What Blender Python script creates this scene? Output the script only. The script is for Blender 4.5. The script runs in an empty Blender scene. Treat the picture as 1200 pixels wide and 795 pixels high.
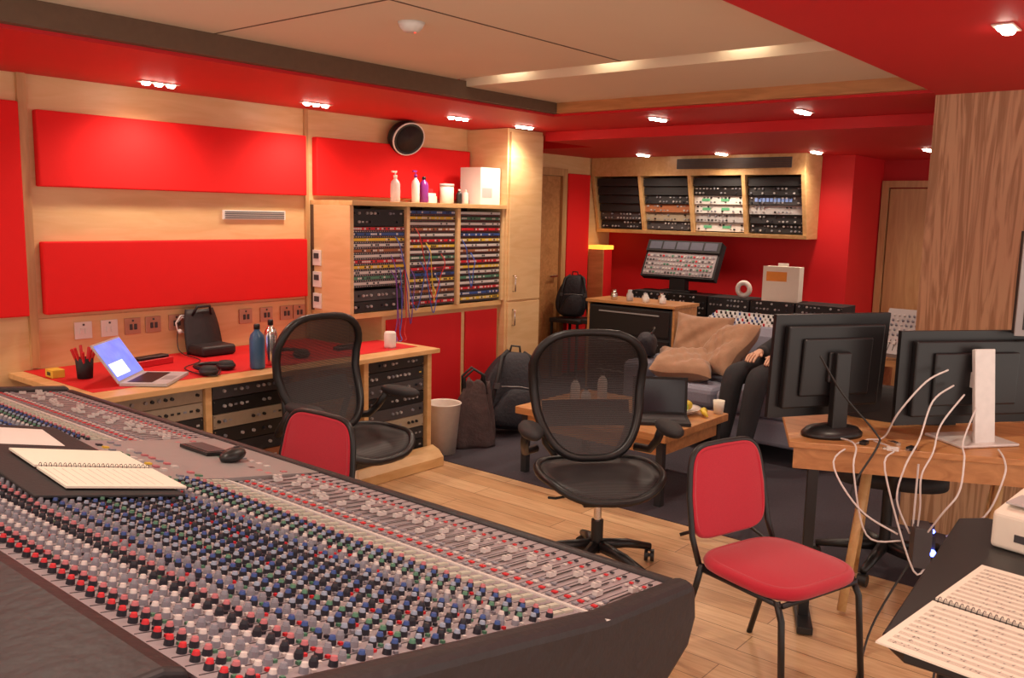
import bpy,bmesh,math,random
from mathutils import Vector,Matrix
random.seed(7)
S=bpy.context.scene; COL=S.collection
try: S.view_settings.view_transform='Standard'
except Exception: pass
pi=math.pi
# ---------------------------------------------------------------- materials
MC={}
def mat(name,col,rough=.5,metal=0,var=.12,scale=30,bump=0,emit=0,alpha=1,coat=0,sheen=0):
    if name in MC: return MC[name]
    m=bpy.data.materials.new(name);m.use_nodes=True;nt=m.node_tree;b=nt.nodes["Principled BSDF"]
    tc=nt.nodes.new("ShaderNodeTexCoord");n=nt.nodes.new("ShaderNodeTexNoise");n.inputs["Scale"].default_value=scale;n.inputs["Detail"].default_value=4
    nt.links.new(tc.outputs["Object"],n.inputs["Vector"])
    mx=nt.nodes.new("ShaderNodeMix");mx.data_type='RGBA'
    mx.inputs["A"].default_value=tuple(c*(1-var) for c in col)+(1,);mx.inputs["B"].default_value=tuple(min(1,c*(1+var)) for c in col)+(1,)
    nt.links.new(n.outputs["Fac"],mx.inputs["Factor"]);nt.links.new(mx.outputs["Result"],b.inputs["Base Color"])
    b.inputs["Roughness"].default_value=rough;b.inputs["Metallic"].default_value=metal
    if coat: b.inputs["Coat Weight"].default_value=coat
    if sheen: b.inputs["Sheen Weight"].default_value=sheen
    if emit:
        nt.links.new(mx.outputs["Result"],b.inputs["Emission Color"]);b.inputs["Emission Strength"].default_value=emit
    if alpha<1: b.inputs["Alpha"].default_value=alpha
    if bump:
        bp=nt.nodes.new("ShaderNodeBump");bp.inputs["Strength"].default_value=bump;bp.inputs["Distance"].default_value=.01
        n2=nt.nodes.new("ShaderNodeTexNoise");n2.inputs["Scale"].default_value=scale*4;nt.links.new(tc.outputs["Object"],n2.inputs["Vector"])
        nt.links.new(n2.outputs["Fac"],bp.inputs["Height"]);nt.links.new(bp.outputs["Normal"],b.inputs["Normal"])
    MC[name]=m;return m
def wood(name,c1,c2,sc=(1,1,12),rough=.4,detail=6,dist=1.5,lo=.3,hi=.7):
    m=bpy.data.materials.new(name);m.use_nodes=True;nt=m.node_tree;b=nt.nodes["Principled BSDF"]
    g=nt.nodes.new("ShaderNodeNewGeometry");mp=nt.nodes.new("ShaderNodeMapping");mp.inputs["Scale"].default_value=sc
    n=nt.nodes.new("ShaderNodeTexNoise");n.inputs["Scale"].default_value=2.2;n.inputs["Detail"].default_value=detail;n.inputs["Distortion"].default_value=dist
    r=nt.nodes.new("ShaderNodeValToRGB");r.color_ramp.elements[0].position=lo;r.color_ramp.elements[1].position=hi
    r.color_ramp.elements[0].color=c2+(1,);r.color_ramp.elements[1].color=c1+(1,)
    nt.links.new(g.outputs["Position"],mp.inputs["Vector"]);nt.links.new(mp.outputs["Vector"],n.inputs["Vector"]);nt.links.new(n.outputs["Fac"],r.inputs["Fac"])
    nt.links.new(r.outputs["Color"],b.inputs["Base Color"]);b.inputs["Roughness"].default_value=rough
    MC[name]=m;return m
def plank_floor():
    m=bpy.data.materials.new("oak_planks");m.use_nodes=True;nt=m.node_tree;b=nt.nodes["Principled BSDF"]
    g=nt.nodes.new("ShaderNodeNewGeometry");mp=nt.nodes.new("ShaderNodeMapping");mp.inputs["Rotation"].default_value=(0,0,pi/2)
    br=nt.nodes.new("ShaderNodeTexBrick");br.inputs["Scale"].default_value=1;br.inputs["Brick Width"].default_value=1.3;br.inputs["Row Height"].default_value=.14
    br.inputs["Mortar Size"].default_value=.002;br.inputs["Color1"].default_value=(.80,.54,.31,1);br.inputs["Color2"].default_value=(.62,.37,.19,1);br.inputs["Mortar"].default_value=(.25,.13,.06,1)
    nt.links.new(g.outputs["Position"],mp.inputs["Vector"]);nt.links.new(mp.outputs["Vector"],br.inputs["Vector"])
    mp2=nt.nodes.new("ShaderNodeMapping");mp2.inputs["Scale"].default_value=(16,1.2,1);n=nt.nodes.new("ShaderNodeTexNoise");n.inputs["Scale"].default_value=3;n.inputs["Detail"].default_value=6;n.inputs["Distortion"].default_value=1
    nt.links.new(g.outputs["Position"],mp2.inputs["Vector"]);nt.links.new(mp2.outputs["Vector"],n.inputs["Vector"])
    mx=nt.nodes.new("ShaderNodeMix");mx.data_type='RGBA';mx.blend_type='MULTIPLY';mx.inputs["Factor"].default_value=.55
    r=nt.nodes.new("ShaderNodeValToRGB");r.color_ramp.elements[0].position=.3;r.color_ramp.elements[0].color=(.6,.45,.36,1);r.color_ramp.elements[1].position=.65
    nt.links.new(n.outputs["Fac"],r.inputs["Fac"]);nt.links.new(br.outputs["Color"],mx.inputs["A"]);nt.links.new(r.outputs["Color"],mx.inputs["B"])
    nt.links.new(mx.outputs["Result"],b.inputs["Base Color"]);b.inputs["Roughness"].default_value=.3
    return m
def meshfab(name,op=.8,sc=160):
    m=bpy.data.materials.new(name);m.use_nodes=True;nt=m.node_tree;b=nt.nodes["Principled BSDF"];b.inputs["Base Color"].default_value=(.03,.024,.026,1);b.inputs["Roughness"].default_value=.5
    o=nt.nodes["Material Output"];t=nt.nodes.new("ShaderNodeBsdfTransparent");mx=nt.nodes.new("ShaderNodeMixShader")
    tc=nt.nodes.new("ShaderNodeTexCoord");w=nt.nodes.new("ShaderNodeTexWave");w.bands_direction='Z';w.inputs["Scale"].default_value=sc*.3
    mr=nt.nodes.new("ShaderNodeMapRange");mr.inputs["To Min"].default_value=op-.14;mr.inputs["To Max"].default_value=min(1,op+.10)
    nt.links.new(tc.outputs["Object"],w.inputs["Vector"]);nt.links.new(w.outputs["Fac"],mr.inputs["Value"])
    nt.links.new(mr.outputs["Result"],mx.inputs["Fac"]);nt.links.new(t.outputs[0],mx.inputs[1]);nt.links.new(b.outputs[0],mx.inputs[2]);nt.links.new(mx.outputs[0],o.inputs[0])
    return m
RED=mat("red_fabric",(.80,.005,.006),.85,var=.06,scale=200,bump=.15)
REDP=mat("red_paint",(.62,.004,.008),.6,var=.04,scale=5)
REDD=mat("red_panel",(.5,.005,.008),.6,var=.05,scale=6)
CREAM=mat("cream_plaster",(.80,.65,.47),.8,var=.03,scale=3)
WOOD=wood("maple_wall",(.80,.54,.28),(.72,.45,.21),(1,1,7))
WOODH=wood("maple_horizontal",(.76,.48,.22),(.64,.36,.14),(2,7,7))
WOODC=wood("ash_column",(.62,.36,.2),(.40,.20,.095),(7,7,.45),rough=.5,dist=3.5,lo=.4,hi=.56)
WOODV=wood("oak_door",(.62,.36,.16),(.48,.25,.10),(8,8,.8))
WOODT=wood("oak_table",(.60,.29,.11),(.42,.18,.06),(8,1,8))
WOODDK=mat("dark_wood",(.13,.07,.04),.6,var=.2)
PLANK=plank_floor()
CARPET=mat("carpet_grey",(.055,.045,.06),.95,var=.35,scale=120,bump=.5)
BLK=mat("black_plastic",(.012,.011,.012),.4,var=.1)
BLKM=mat("black_matte",(.02,.018,.02),.7,var=.15,bump=.1)
BLKL=mat("black_leather",(.022,.016,.018),.5,var=.2,scale=8,bump=.25)
DGR=mat("dark_grey",(.06,.055,.06),.5)
GREY=mat("grey_metal",(.3,.28,.28),.45,var=.06)
PANEL=mat("console_grey",(.36,.31,.33),.5,var=.08)
STRIP=mat("channel_grey",(.30,.26,.28),.5,var=.1)
LGR=mat("light_grey",(.5,.47,.47),.5,var=.05)
BEIGE=mat("beige_front",(.35,.28,.2),.5)
WHITE=mat("white_plastic",(.8,.76,.72),.45,var=.03)
PAPER=mat("paper",(.85,.78,.66),.9,var=.03)
INK=mat("ink",(.05,.04,.04),.9)
CHROME=mat("chrome",(.75,.73,.7),.2,metal=1,var=.03)
GOLD=mat("brass_plate",(.55,.3,.2),.35,metal=.3)
KRED=mat("cap_red",(.6,.02,.03),.4);KBLU=mat("cap_blue",(.035,.08,.27),.4);KGRN=mat("cap_green",(.08,.22,.14),.4);KWHT=mat("cap_white",(.62,.57,.55),.4);KGRY=mat("cap_grey",(.24,.24,.28),.4);KBLK=mat("cap_black",(.02,.02,.03),.4);KPNK=mat("cap_pink",(.5,.16,.18),.4)
KSKY=mat("cap_pale_blue",(.28,.34,.45),.4)
KYEL=mat("label_yellow",(.75,.5,.05),.5);KBRN=mat("label_brown",(.35,.12,.05),.5);SWP=mat("switch_pale",(.50,.50,.42),.5)
LED=mat("lamp_glow",(1,.88,.72),.5,var=0,emit=30)
LEDG=mat("green_led",(.2,.9,.35),.5,var=0,emit=.5);LEDB=mat("blue_led",(.1,.15,1),.5,var=0,emit=10);LEDR=mat("red_led",(1,.05,.03),.5,var=0,emit=2)
LEDC=mat("cool_display",(.2,.3,.6),.5,var=.2,emit=.25)
SCRB=mat("screen_blue",(.12,.18,.75),.3,var=.5,scale=14,emit=1.3)
CHAIRR=mat("crimson_fabric",(.5,.008,.03),.85,var=.1,scale=150,bump=.2,sheen=.3)
SOFA=mat("blue_grey_fabric",(.25,.25,.32),.9,var=.12,scale=90,bump=.3)
BROWNC=mat("brown_cushion",(.34,.18,.10),.7,var=.2,scale=9,bump=.3,sheen=.3)
MESH=meshfab("chair_mesh",.90);MESHS=meshfab("seat_mesh",.95)
SKIN=mat("skin",(.6,.33,.22),.5,var=.05)
# ---------------------------------------------------------------- mesh builder
class MB:
    def __init__(s,M=None): s.v=[];s.f=[];s.mi=[];s.sm=[];s.mats=[];s.M=M
    def idx(s,m):
        if m not in s.mats: s.mats.append(m)
        return s.mats.index(m)
    def add(s,vs,fs,m,smooth=False,M=None):
        o=len(s.v);i=s.idx(m)
        for p in vs:
            p=Vector(p)
            if M is not None:p=M@p
            if s.M is not None:p=s.M@p
            s.v.append(p)
        for f in fs: s.f.append([a+o for a in f]);s.mi.append(i);s.sm.append(smooth)
        return s
    def bx(s,x0,x1,y0,y1,z0,z1,m,M=None):
        vs=[(x0,y0,z0),(x1,y0,z0),(x1,y1,z0),(x0,y1,z0),(x0,y0,z1),(x1,y0,z1),(x1,y1,z1),(x0,y1,z1)]
        return s.add(vs,[(0,3,2,1),(4,5,6,7),(0,1,5,4),(1,2,6,5),(2,3,7,6),(3,0,4,7)],m,False,M)
    def prism(s,poly,ax,a,b,m,M=None):
        def mk(p,t):
            return {'x':(t,p[0],p[1]),'y':(p[0],t,p[1]),'z':(p[0],p[1],t)}[ax]
        n=len(poly);vs=[mk(p,a) for p in poly]+[mk(p,b) for p in poly]
        fs=[tuple(range(n))[::-1],tuple(range(n,2*n))]+[(i,(i+1)%n,(i+1)%n+n,i+n) for i in range(n)]
        return s.add(vs,fs,m,False,M)
    def cyl(s,p0,p1,r0,r1=None,m=None,n=16,M=None,caps=True):
        r1=r0 if r1 is None else r1
        p0=Vector(p0);p1=Vector(p1);d=(p1-p0).normalized();a=d.orthogonal().normalized();b=d.cross(a)
        vs=[p0+(a*math.cos(2*pi*i/n)+b*math.sin(2*pi*i/n))*r0 for i in range(n)]+[p1+(a*math.cos(2*pi*i/n)+b*math.sin(2*pi*i/n))*r1 for i in range(n)]
        s.add(vs,[(i,(i+1)%n,(i+1)%n+n,i+n) for i in range(n)],m,True,M)
        if caps:
            s.add(vs[:n],[tuple(range(n))[::-1]],m,False,M);s.add(vs[n:],[tuple(range(n))],m,False,M)
        return s
    def tube(s,pts,r,m,n=8,closed=False,M=None):
        pts=[Vector(p) for p in pts];k=len(pts);R=r if isinstance(r,(list,tuple)) else [r]*k
        vs=[];ref=None
        for i,p in enumerate(pts):
            if closed:d=pts[(i+1)%k]-pts[i-1]
            else:d=pts[min(i+1,k-1)]-pts[max(i-1,0)]
            if d.length<1e-9:d=Vector((0,0,1))
            d.normalize()
            if ref is None:a=d.orthogonal().normalized()
            else:
                a=ref-d*ref.dot(d)
                a=a.normalized() if a.length>1e-6 else d.orthogonal().normalized()
            ref=a;b=d.cross(a)
            for j in range(n):vs.append(p+(a*math.cos(2*pi*j/n)+b*math.sin(2*pi*j/n))*R[i])
        fs=[]
        for i in range(k if closed else k-1):
            for j in range(n):
                q=(i+1)%k;fs.append((i*n+j,i*n+(j+1)%n,q*n+(j+1)%n,q*n+j))
        if not closed: fs.append(tuple(range(n))[::-1]);fs.append(tuple((k-1)*n+j for j in range(n)))
        return s.add(vs,fs,m,True,M)
    def lathe(s,prof,c,m,n=24,M=None,sx=1,sy=1):
        vs=[];k=len(prof)
        for r,z in prof:
            for i in range(n):vs.append((c[0]+r*sx*math.cos(2*pi*i/n),c[1]+r*sy*math.sin(2*pi*i/n),c[2]+z))
        fs=[(j*n+i,j*n+(i+1)%n,(j+1)*n+(i+1)%n,(j+1)*n+i) for j in range(k-1) for i in range(n)]
        if prof[0][0]>1e-4: fs.append(tuple(range(n))[::-1])
        if prof[-1][0]>1e-4: fs.append(tuple((k-1)*n+i for i in range(n)))
        return s.add(vs,fs,m,True,M)
    def ball(s,c,r,m,n=12,M=None):
        rx,ry,rz=(r,r,r) if not isinstance(r,(tuple,list)) else r
        vs=[];k=n//2+1
        for j in range(k):
            a=-pi/2+pi*j/(k-1)
            for i in range(n):vs.append((c[0]+rx*math.cos(a)*math.cos(2*pi*i/n),c[1]+ry*math.cos(a)*math.sin(2*pi*i/n),c[2]+rz*math.sin(a)))
        return s.add(vs,[(j*n+i,j*n+(i+1)%n,(j+1)*n+(i+1)%n,(j+1)*n+i) for j in range(k-1) for i in range(n)],m,True,M)
    def surf(s,fn,nu,nv,m,M=None):
        vs=[fn(i/nu,j/nv) for j in range(nv+1) for i in range(nu+1)]
        return s.add(vs,[(j*(nu+1)+i,j*(nu+1)+i+1,(j+1)*(nu+1)+i+1,(j+1)*(nu+1)+i) for j in range(nv) for i in range(nu)],m,True,M)
    def disk(s,out,c,fn,m,rings=6,M=None):
        n=len(out);vs=[fn(c[0],c[1])]
        for k in range(1,rings+1):
            t=k/rings
            for p in out:vs.append(fn(c[0]+(p[0]-c[0])*t,c[1]+(p[1]-c[1])*t))
        fs=[(0,1+i,1+(i+1)%n) for i in range(n)]
        for k in range(rings-1):
            a=1+k*n;b=a+n
            fs+=[(a+i,b+i,b+(i+1)%n,a+(i+1)%n) for i in range(n)]
        return s.add(vs,fs,m,True,M)
    def obj(s,name,parent=None,label=None,cat=None,bev=0,sub=0,off=None,solid=0,loc=None,rz=0,group=None,kind=None,rot=None):
        me=bpy.data.meshes.new(name);off=Vector(off) if off is not None else Vector((0,0,0))
        me.from_pydata([tuple(v-off) for v in s.v],[],s.f)
        for m in s.mats: me.materials.append(m)
        for p,i,sm in zip(me.polygons,s.mi,s.sm):p.material_index=i;p.use_smooth=sm
        me.update()
        o=bpy.data.objects.new(name,me);COL.objects.link(o)
        if parent: o.parent=parent
        elif off.length>0: o.location=off
        if loc is not None:o.location=loc
        if rz:o.rotation_euler[2]=rz
        if rot:o.rotation_euler=rot
        if solid:
            q=o.modifiers.new("s","SOLIDIFY");q.thickness=solid;q.offset=0
        if bev:
            q=o.modifiers.new("b","BEVEL");q.width=bev;q.segments=3;q.limit_method='ANGLE';q.angle_limit=.8
        if sub:
            q=o.modifiers.new("u","SUBSURF");q.levels=sub;q.render_levels=sub
        meta(o,label,cat,group,kind);return o
def meta(o,label=None,cat=None,group=None,kind=None):
    if label:o["label"]=label
    if cat:o["category"]=cat
    if group:o["group"]=group
    if kind:o["kind"]=kind
def thing(name,label,cat,loc=(0,0,0),rz=0,group=None,rot=None):
    e=bpy.data.objects.new(name,None);e.empty_display_size=.1;COL.objects.link(e);e.location=loc;e.rotation_euler=rot or (0,0,rz);meta(e,label,cat,group);return e
def struct(mb,name,**k): return mb.obj(name,kind="structure",**k)
def T(x=0,y=0,z=0,rx=0,ry=0,rz=0):
    return Matrix.Translation((x,y,z))@Matrix.Rotation(rz,4,'Z')@Matrix.Rotation(ry,4,'Y')@Matrix.Rotation(rx,4,'X')
# ---------------------------------------------------------------- camera
th,ph,ro,f=.68804,.143,.02212,1033.5
F=Vector((math.cos(th)*math.cos(ph),math.sin(th)*math.cos(ph),-math.sin(ph)))
R0=Vector((math.sin(th),-math.cos(th),0));U0=R0.cross(F)
rr=R0*math.cos(ro)+U0*math.sin(ro);uu=-R0*math.sin(ro)+U0*math.cos(ro)
cd=bpy.data.cameras.new("camera");cd.sensor_width=36;cd.sensor_fit='HORIZONTAL';cd.lens=36*f/1200;cd.clip_start=.02
co=bpy.data.objects.new("camera",cd);COL.objects.link(co)
Mx=Matrix((rr,uu,-F)).transposed().to_4x4();Mx.translation=Vector((0,0,1.6));co.matrix_world=Mx;S.camera=co
# ---------------------------------------------------------------- room shell
struct(MB().bx(-1.2,4.0,-1.8,4.7,-.1,0,PLANK),"floor")
struct(MB().bx(4.0,9.2,-1.8,5.13,-.1,.004,CARPET),"floor.001")
struct(MB().bx(-1.2,5.54,4.7,4.8,0,2.22,WOOD),"wall_left")
struct(MB().bx(5.54,7.9,5.13,5.23,0,2.22,WOOD),"wall_left.001")
struct(MB().bx(5.50,5.54,4.8,5.23,0,2.22,WOOD),"wall_left.002")
struct(MB().bx(7.8,7.9,2.65,5.13,0,2.15,REDP),"wall_back")
struct(MB().bx(7.9,8.6,2.65,2.75,0,2.15,REDP),"wall_back.001")
struct(MB().bx(8.6,8.7,-1.8,2.75,0,2.15,REDD),"wall_back.002")
struct(MB().bx(4.8,5.3,.1,1.26,0,2.22,WOODC),"wall_right")
d=thing("door_1","oak door with wooden frame in red wall","door",(8.6,2.1,0));d["kind"]="structure"
MB().bx(-.05,-.001,.48,.54,0,1.96,WOODV).bx(-.05,-.001,-.4,-.34,0,1.96,WOODV).bx(-.05,-.001,-.34,.48,1.9,1.96,WOODV).obj("door_frame",d)
MB().bx(-.03,-.002,-.33,.47,.01,1.89,WOODV).obj("door_leaf",d,bev=.003)
d=thing("door_2","dark wooden door in recessed wall beside cupboard","door",(6.55,5.13,0));d["kind"]="structure"
MB().bx(-.45,-.38,-.05,-.001,0,2.02,WOODV).bx(.35,.42,-.05,-.001,0,2.02,WOODV).bx(-.38,.35,-.05,-.001,1.95,2.02,WOODV).obj("door_frame",d)
MB().bx(-.375,.345,-.02,-.002,.01,1.945,WOODT).obj("door_leaf",d)
MB().cyl((.28,-.06,1.0),(.28,-.02,1.0),.012,m=CHROME).cyl((.28,-.06,1.0),(.16,-.06,1.0),.009,m=CHROME).obj("door_handle",d,"chrome lever handle")
struct(MB().bx(-1.2,3.72,1.24,3.55,2.33,2.36,CREAM),"ceiling")
struct(MB().bx(3.80,4.66,1.24,3.55,2.30,2.36,CREAM),"ceiling.001")
struct(MB().bx(3.6,4.7,1.2,3.6,2.40,2.46,WOODT),"ceiling.002")
struct(MB().bx(-1.2,7.9,3.55,5.13,2.22,2.5,REDP),"ceiling.003")
struct(MB().bx(-1.2,7.9,-1.8,1.24,2.22,2.5,REDP),"ceiling.004")
struct(MB().bx(4.7,8.7,1.24,3.55,2.22,2.5,REDP),"ceiling.005")
struct(MB().bx(5.55,8.7,-1.8,4.27,2.15,2.219,REDP),"ceiling.006")
struct(MB().bx(6.2,8.7,4.27,5.13,2.15,2.219,REDP),"ceiling.007")
struct(MB().bx(-1.2,4.7,3.50,3.549,2.235,2.33,WOODDK),"trim_1")
struct(MB().bx(4.66,4.699,1.24,3.5,2.235,2.33,WOODT),"trim_1.001")
struct(MB().bx(-1.2,4.65,1.241,1.27,2.235,2.33,REDD),"trim_1.002")
struct(MB().bx(-.5,3.7,2.4,2.405,2.327,2.331,WOODDK),"trim_2")
struct(MB().bx(2.2,2.205,1.27,3.5,2.327,2.331,WOODDK),"trim_2.001")
struct(MB().bx(1.86,1.9,4.675,4.7,.76,2.22,WOODV),"trim_3")
struct(MB().bx(3.575,3.6,4.68,4.7,.76,2.22,WOODV),"trim_3.001")
struct(MB().bx(1.9,3.57,4.695,4.7,1.005,1.01,WOODV),"trim_4")
def panel(x0,x1,z0,z1,lab,y=4.7,th=.055):
    MB().bx(x0,x1,y-th,y-.0005,z0,z1,RED).obj("acoustic_panel",label=lab,cat="acoustic panel",bev=.008,off=((x0+x1)/2,y-.02,z0))
panel(1.93,3.56,1.675,2.05,"wide red fabric acoustic panel high on wooden wall")
panel(1.93,3.56,1.03,1.40,"wide red fabric acoustic panel above the socket row")
panel(3.64,5.10,1.68,2.05,"red fabric acoustic panel above the patch bay cabinet")
panel(.6,1.85,1.03,2.08,"tall red fabric acoustic panel at end of wooden wall")
panel(6.98,7.35,.02,1.98,"narrow red acoustic panel beside the rack shelf",y=5.13)
v=MB().bx(2.98,3.42,4.685,4.699,1.52,1.575,WHITE)
for i in range(4): v.bx(2.99,3.41,4.682,4.686,1.527+i*.012,1.532+i*.012,DGR)
v.obj("air_vent",label="slim white slotted air vent on wooden wall",cat="vent",off=(3.2,4.69,1.52))
for i,x in enumerate([2.13,2.27,2.40,2.52,2.66,2.80,3.12,3.27,3.42,3.52]):
    w=WHITE if i<2 else GOLD
    MB().bx(-.045,.045,-.012,-.001,-.045,.045,w).bx(-.02,-.004,-.018,-.012,-.02,.012,DGR if i>1 else w).bx(.006,.022,-.018,-.012,-.02,.012,DGR if i>1 else w).cyl((0,-.015,.03),(0,-.012,.03),.006,m=DGR,n=8).obj("wall_socket",label="white wall socket plate above the desk" if i<2 else "brass coloured wall connector plate above the desk",cat="wall socket",bev=.002,loc=(x,4.699,.93),group="wall sockets above the desk")
sp=thing("wall_speaker","oval black speaker with thin pale rim high on wall","speaker",(4.40,4.62,2.10))
Ms=T(rx=pi/2+.35)
MB(Ms).lathe([(.115,-.04),(.128,0),(.122,.03),(.10,.035),(.10,.03)],(0,0,0),BLK,28,sx=1.2,sy=.95).lathe([(.1235,.026),(.125,.032),(.116,.035),(.1165,.028)],(0,0,0),WHITE,28,sx=1.2,sy=.95).obj("rim",sp,"black housing with pale ring")
MB(Ms).lathe([(0.0,.022),(.05,.015),(.10,.03),(.105,.032)],(0,0,0),BLKM,28,sx=1.2,sy=.95).obj("cone",sp,"dark cone")
MB().bx(-.04,.04,0,.078,-.04,.04,BLK).obj("bracket",sp)
# patch bay cabinet
pc=thing("patch_bay_cabinet","maple cabinet with three open patch bay rows","cabinet",(4.37,4.5,.9))
o=(4.37,4.5,.9)
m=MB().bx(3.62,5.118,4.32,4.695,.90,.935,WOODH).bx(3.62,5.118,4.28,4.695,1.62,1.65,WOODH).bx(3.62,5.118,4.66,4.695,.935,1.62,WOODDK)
for x in(3.62,4.105,4.6,5.088): m.bx(x,x+.03,4.30,4.66,.935,1.62,WOOD)
m.obj("cabinet_body",pc,off=o,bev=.002)
for i,z in enumerate([1.28,1.14,1.0]):
    MB().bx(-.012,-.001,-.04,.04,-.05,.05,WHITE).bx(-.016,-.012,-.025,.025,-.005,.03,DGR).obj("wall_controller",label="small white wall controller with display on cabinet side",cat="wall switch",bev=.002,loc=(3.62,4.62,z),group="wall controllers on cabinet side")
cols=[KWHT,KRED,KYEL,KGRN,KWHT,KBLU,KWHT,KBRN,KRED,KYEL,KWHT]
def patchrow(c):
    m=MB().bx(-.225,.225,-.01,.0,0,.036,BLK).bx(-.22,.22,-.013,-.01,.016,.034,c)
    for i in range(24):
        x=-.212+i*.0184;m.cyl((x,-.012,.008),(x,-.0101,.008),.004,m=CHROME,n=5)
        m.bx(x-.0075,x+.0075,-.0135,-.013,.019,.031,random.choice([c,c,KWHT,c,KBLK,KWHT]))
    return m
for b,x in enumerate([3.8775,4.367,4.86]):
    n=17 if b else 11
    for i in range(n):
        z=.945+i*.0385 if b else 1.10+i*.035
        patchrow(cols[(i*3+b)%11]).obj("patchbay",label="rack patch bay row with coloured label strip",cat="patch bay",loc=(x,4.33,z),group="patch bay rows in cabinet")
def rackunit(x,y,z,w,h,style,lab,rz=0,tilt=0,d=.12,name="rack_unit",group=None,led=.01,dens=1.0):
    m=MB()
    fc={0:BLK,1:DGR,2:LGR,3:BLKM,4:DGR,5:WHITE,6:KBRN,7:BEIGE,8:BLKM}[style]
    m.bx(-w/2,w/2,0,d,0,h-.002,fc).bx(-w/2,w/2,-.004,0,.001,h-.003,fc)
    for sx in(-1,1):
        for zz in(.012,h-.014): m.cyl((sx*(w/2-.008),-.006,zz),(sx*(w/2-.008),-.004,zz),.003,m=CHROME,n=6)
    if style!=8:
        a=LGR if fc in(BLK,DGR,BLKM,KBRN) else BLK
        nk=int(w/.035);r_=max(1,int(h/.04))
        for i in range(nk):
            xx=-w/2+.03+i*(w-.06)/max(1,nk-1)
            for k in range(r_):
                zz=h*(k+.5)/r_;q=random.random()
                if q>dens: continue
                if q<.4:m.cyl((xx,-.016,zz),(xx,-.004,zz),.008,.009,m=random.choice([a,KGRY,a,KBLK,GREY]),n=8)
                elif q<.6:m.bx(xx-.008,xx+.008,-.007,-.004,zz-.005,zz+.005,random.choice([a,KGRY,GREY]))
                elif q<.6+led:m.bx(xx-.008,xx+.008,-.006,-.004,zz-.004,zz+.004,random.choice([LEDG,KYEL]))
        if style==4:
            for i in range(10): m.bx(-w/2+.06+i*.035,-w/2+.085+i*.035,-.008,-.004,h*.35,h*.75,LEDC)
        if style==5:
            for i in range(2): m.bx(-w/2+.08+i*.19,-w/2+.16+i*.19,-.008,-.004,h*.35,h*.65,mat("green_display",(.12,.4,.2),.4,emit=.25))
    return m.obj(name,label=lab,cat="audio equipment",loc=(x,y,z),rot=(tilt,0,rz),group=group)
rackunit(3.8775,4.33,1.49,.455,.11,0,"black rack mixer unit in top of patch cabinet",group="rack gear in patch cabinet")
rackunit(3.8775,4.33,.94,.455,.07,3,"black rack unit at bottom of patch cabinet",group="rack gear in patch cabinet",dens=.4)
rackunit(3.8775,4.33,1.012,.455,.07,1,"dark rack unit low in patch cabinet",group="rack gear in patch cabinet",dens=.5)
CBL=mat("cable_blue",(.05,.12,.5),.4);CPU=mat("cable_purple",(.2,.07,.35),.4);CRD=mat("cable_red",(.6,.03,.03),.4);CBK=mat("cable_black",(.02,.02,.02),.5);CWH=mat("cable_white",(.68,.62,.6),.45)
def cable(pts,r,m,lab,name="cable",group=None,n=6):
    P=[Vector(p) for p in pts];out=[]
    for i in range(len(P)-1):
        p0=P[max(i-1,0)];p1=P[i];p2=P[i+1];p3=P[min(i+2,len(P)-1)]
        for k in range(6):
            t=k/6;out.append(.5*((2*p1)+(-p0+p2)*t+(2*p0-5*p1+4*p2-p3)*t*t+(-p0+3*p1-3*p2+p3)*t**3))
    out.append(P[-1]);c=P[0]
    return MB().tube(out,r,m,n).obj(name,label=lab,cat="cable",off=c,group=group)
for i,(a,b,z1,z2,lo) in enumerate([(4.02,4.30,1.42,1.36,.93),(4.06,4.16,1.30,1.2,.84),(4.2,4.45,1.48,1.30,1.0),(4.25,4.4,1.25,1.15,.90),(4.3,4.36,1.38,1.10,.98),(3.98,4.05,1.2,1.1,.80),(4.66,4.76,1.4,1.3,1.06)]):
    cc=[CBL,CPU,CRD,CBL,KYEL,CPU,CBL][i]
    cable([(a,4.317,z1),(a+.003,4.275,z1-.06),(a+(b-a)*.2,4.27,(z1+lo)/2),((a+b)/2,4.265,lo),(b-(b-a)*.2,4.27,(z2+lo)/2),(b-.003,4.275,z2-.06),(b,4.317,z2)],.0034,cc,"thin coloured patch cable looping across patch bay",name="patch_cable",group="patch cables on patch bay")
for i in range(3):
    a=3.98+i*.04
    cable([(a,4.317,1.3-.1*i),(a,4.27,1.2),(a+.01,4.265,.9),(a-.03,4.24,.80),(a-.05,4.2,.7545),(a-.12,4.15,.7545)],.0034,[CPU,CBL,CRD][i],"thin patch cable hanging down to the desk",name="patch_cable",group="patch cables on patch bay")
bc=thing("base_cabinet","low cabinet with red door panels and maple trim","cabinet",(4.52,4.5,0));o=(4.52,4.5,0)
MB().bx(3.94,5.118,4.36,4.695,0.004,.898,WOOD).obj("cabinet_body",bc,off=o)
MB().bx(3.97,4.70,4.345,4.36,.08,.87,REDP).obj("cabinet_door",bc,off=o,bev=.004)
MB().bx(4.745,5.10,4.345,4.36,.08,.87,REDP).obj("cabinet_door",bc,off=o,bev=.004)
tc=thing("tall_cupboard","tall maple cupboard with upper and lower doors","cupboard",(5.33,4.5,0));o=(5.33,4.5,0)
MB().bx(5.12,5.54,4.29,4.695,0.004,2.215,WOOD).obj("cupboard_body",tc,off=o)
a=MB().bx(5.14,5.525,4.27,4.289,.93,2.19,WOOD).obj("cupboard_door",tc,off=o,bev=.003)
b=MB().bx(5.14,5.525,4.27,4.289,.06,.915,WOOD).obj("cupboard_door",tc,off=o,bev=.003)
MB().tube([(5.19,4.268,1.0),(5.19,4.245,1.0),(5.19,4.245,1.12),(5.19,4.268,1.12)],.006,CHROME).obj("handle",a,"chrome bar handle",off=o)
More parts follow.
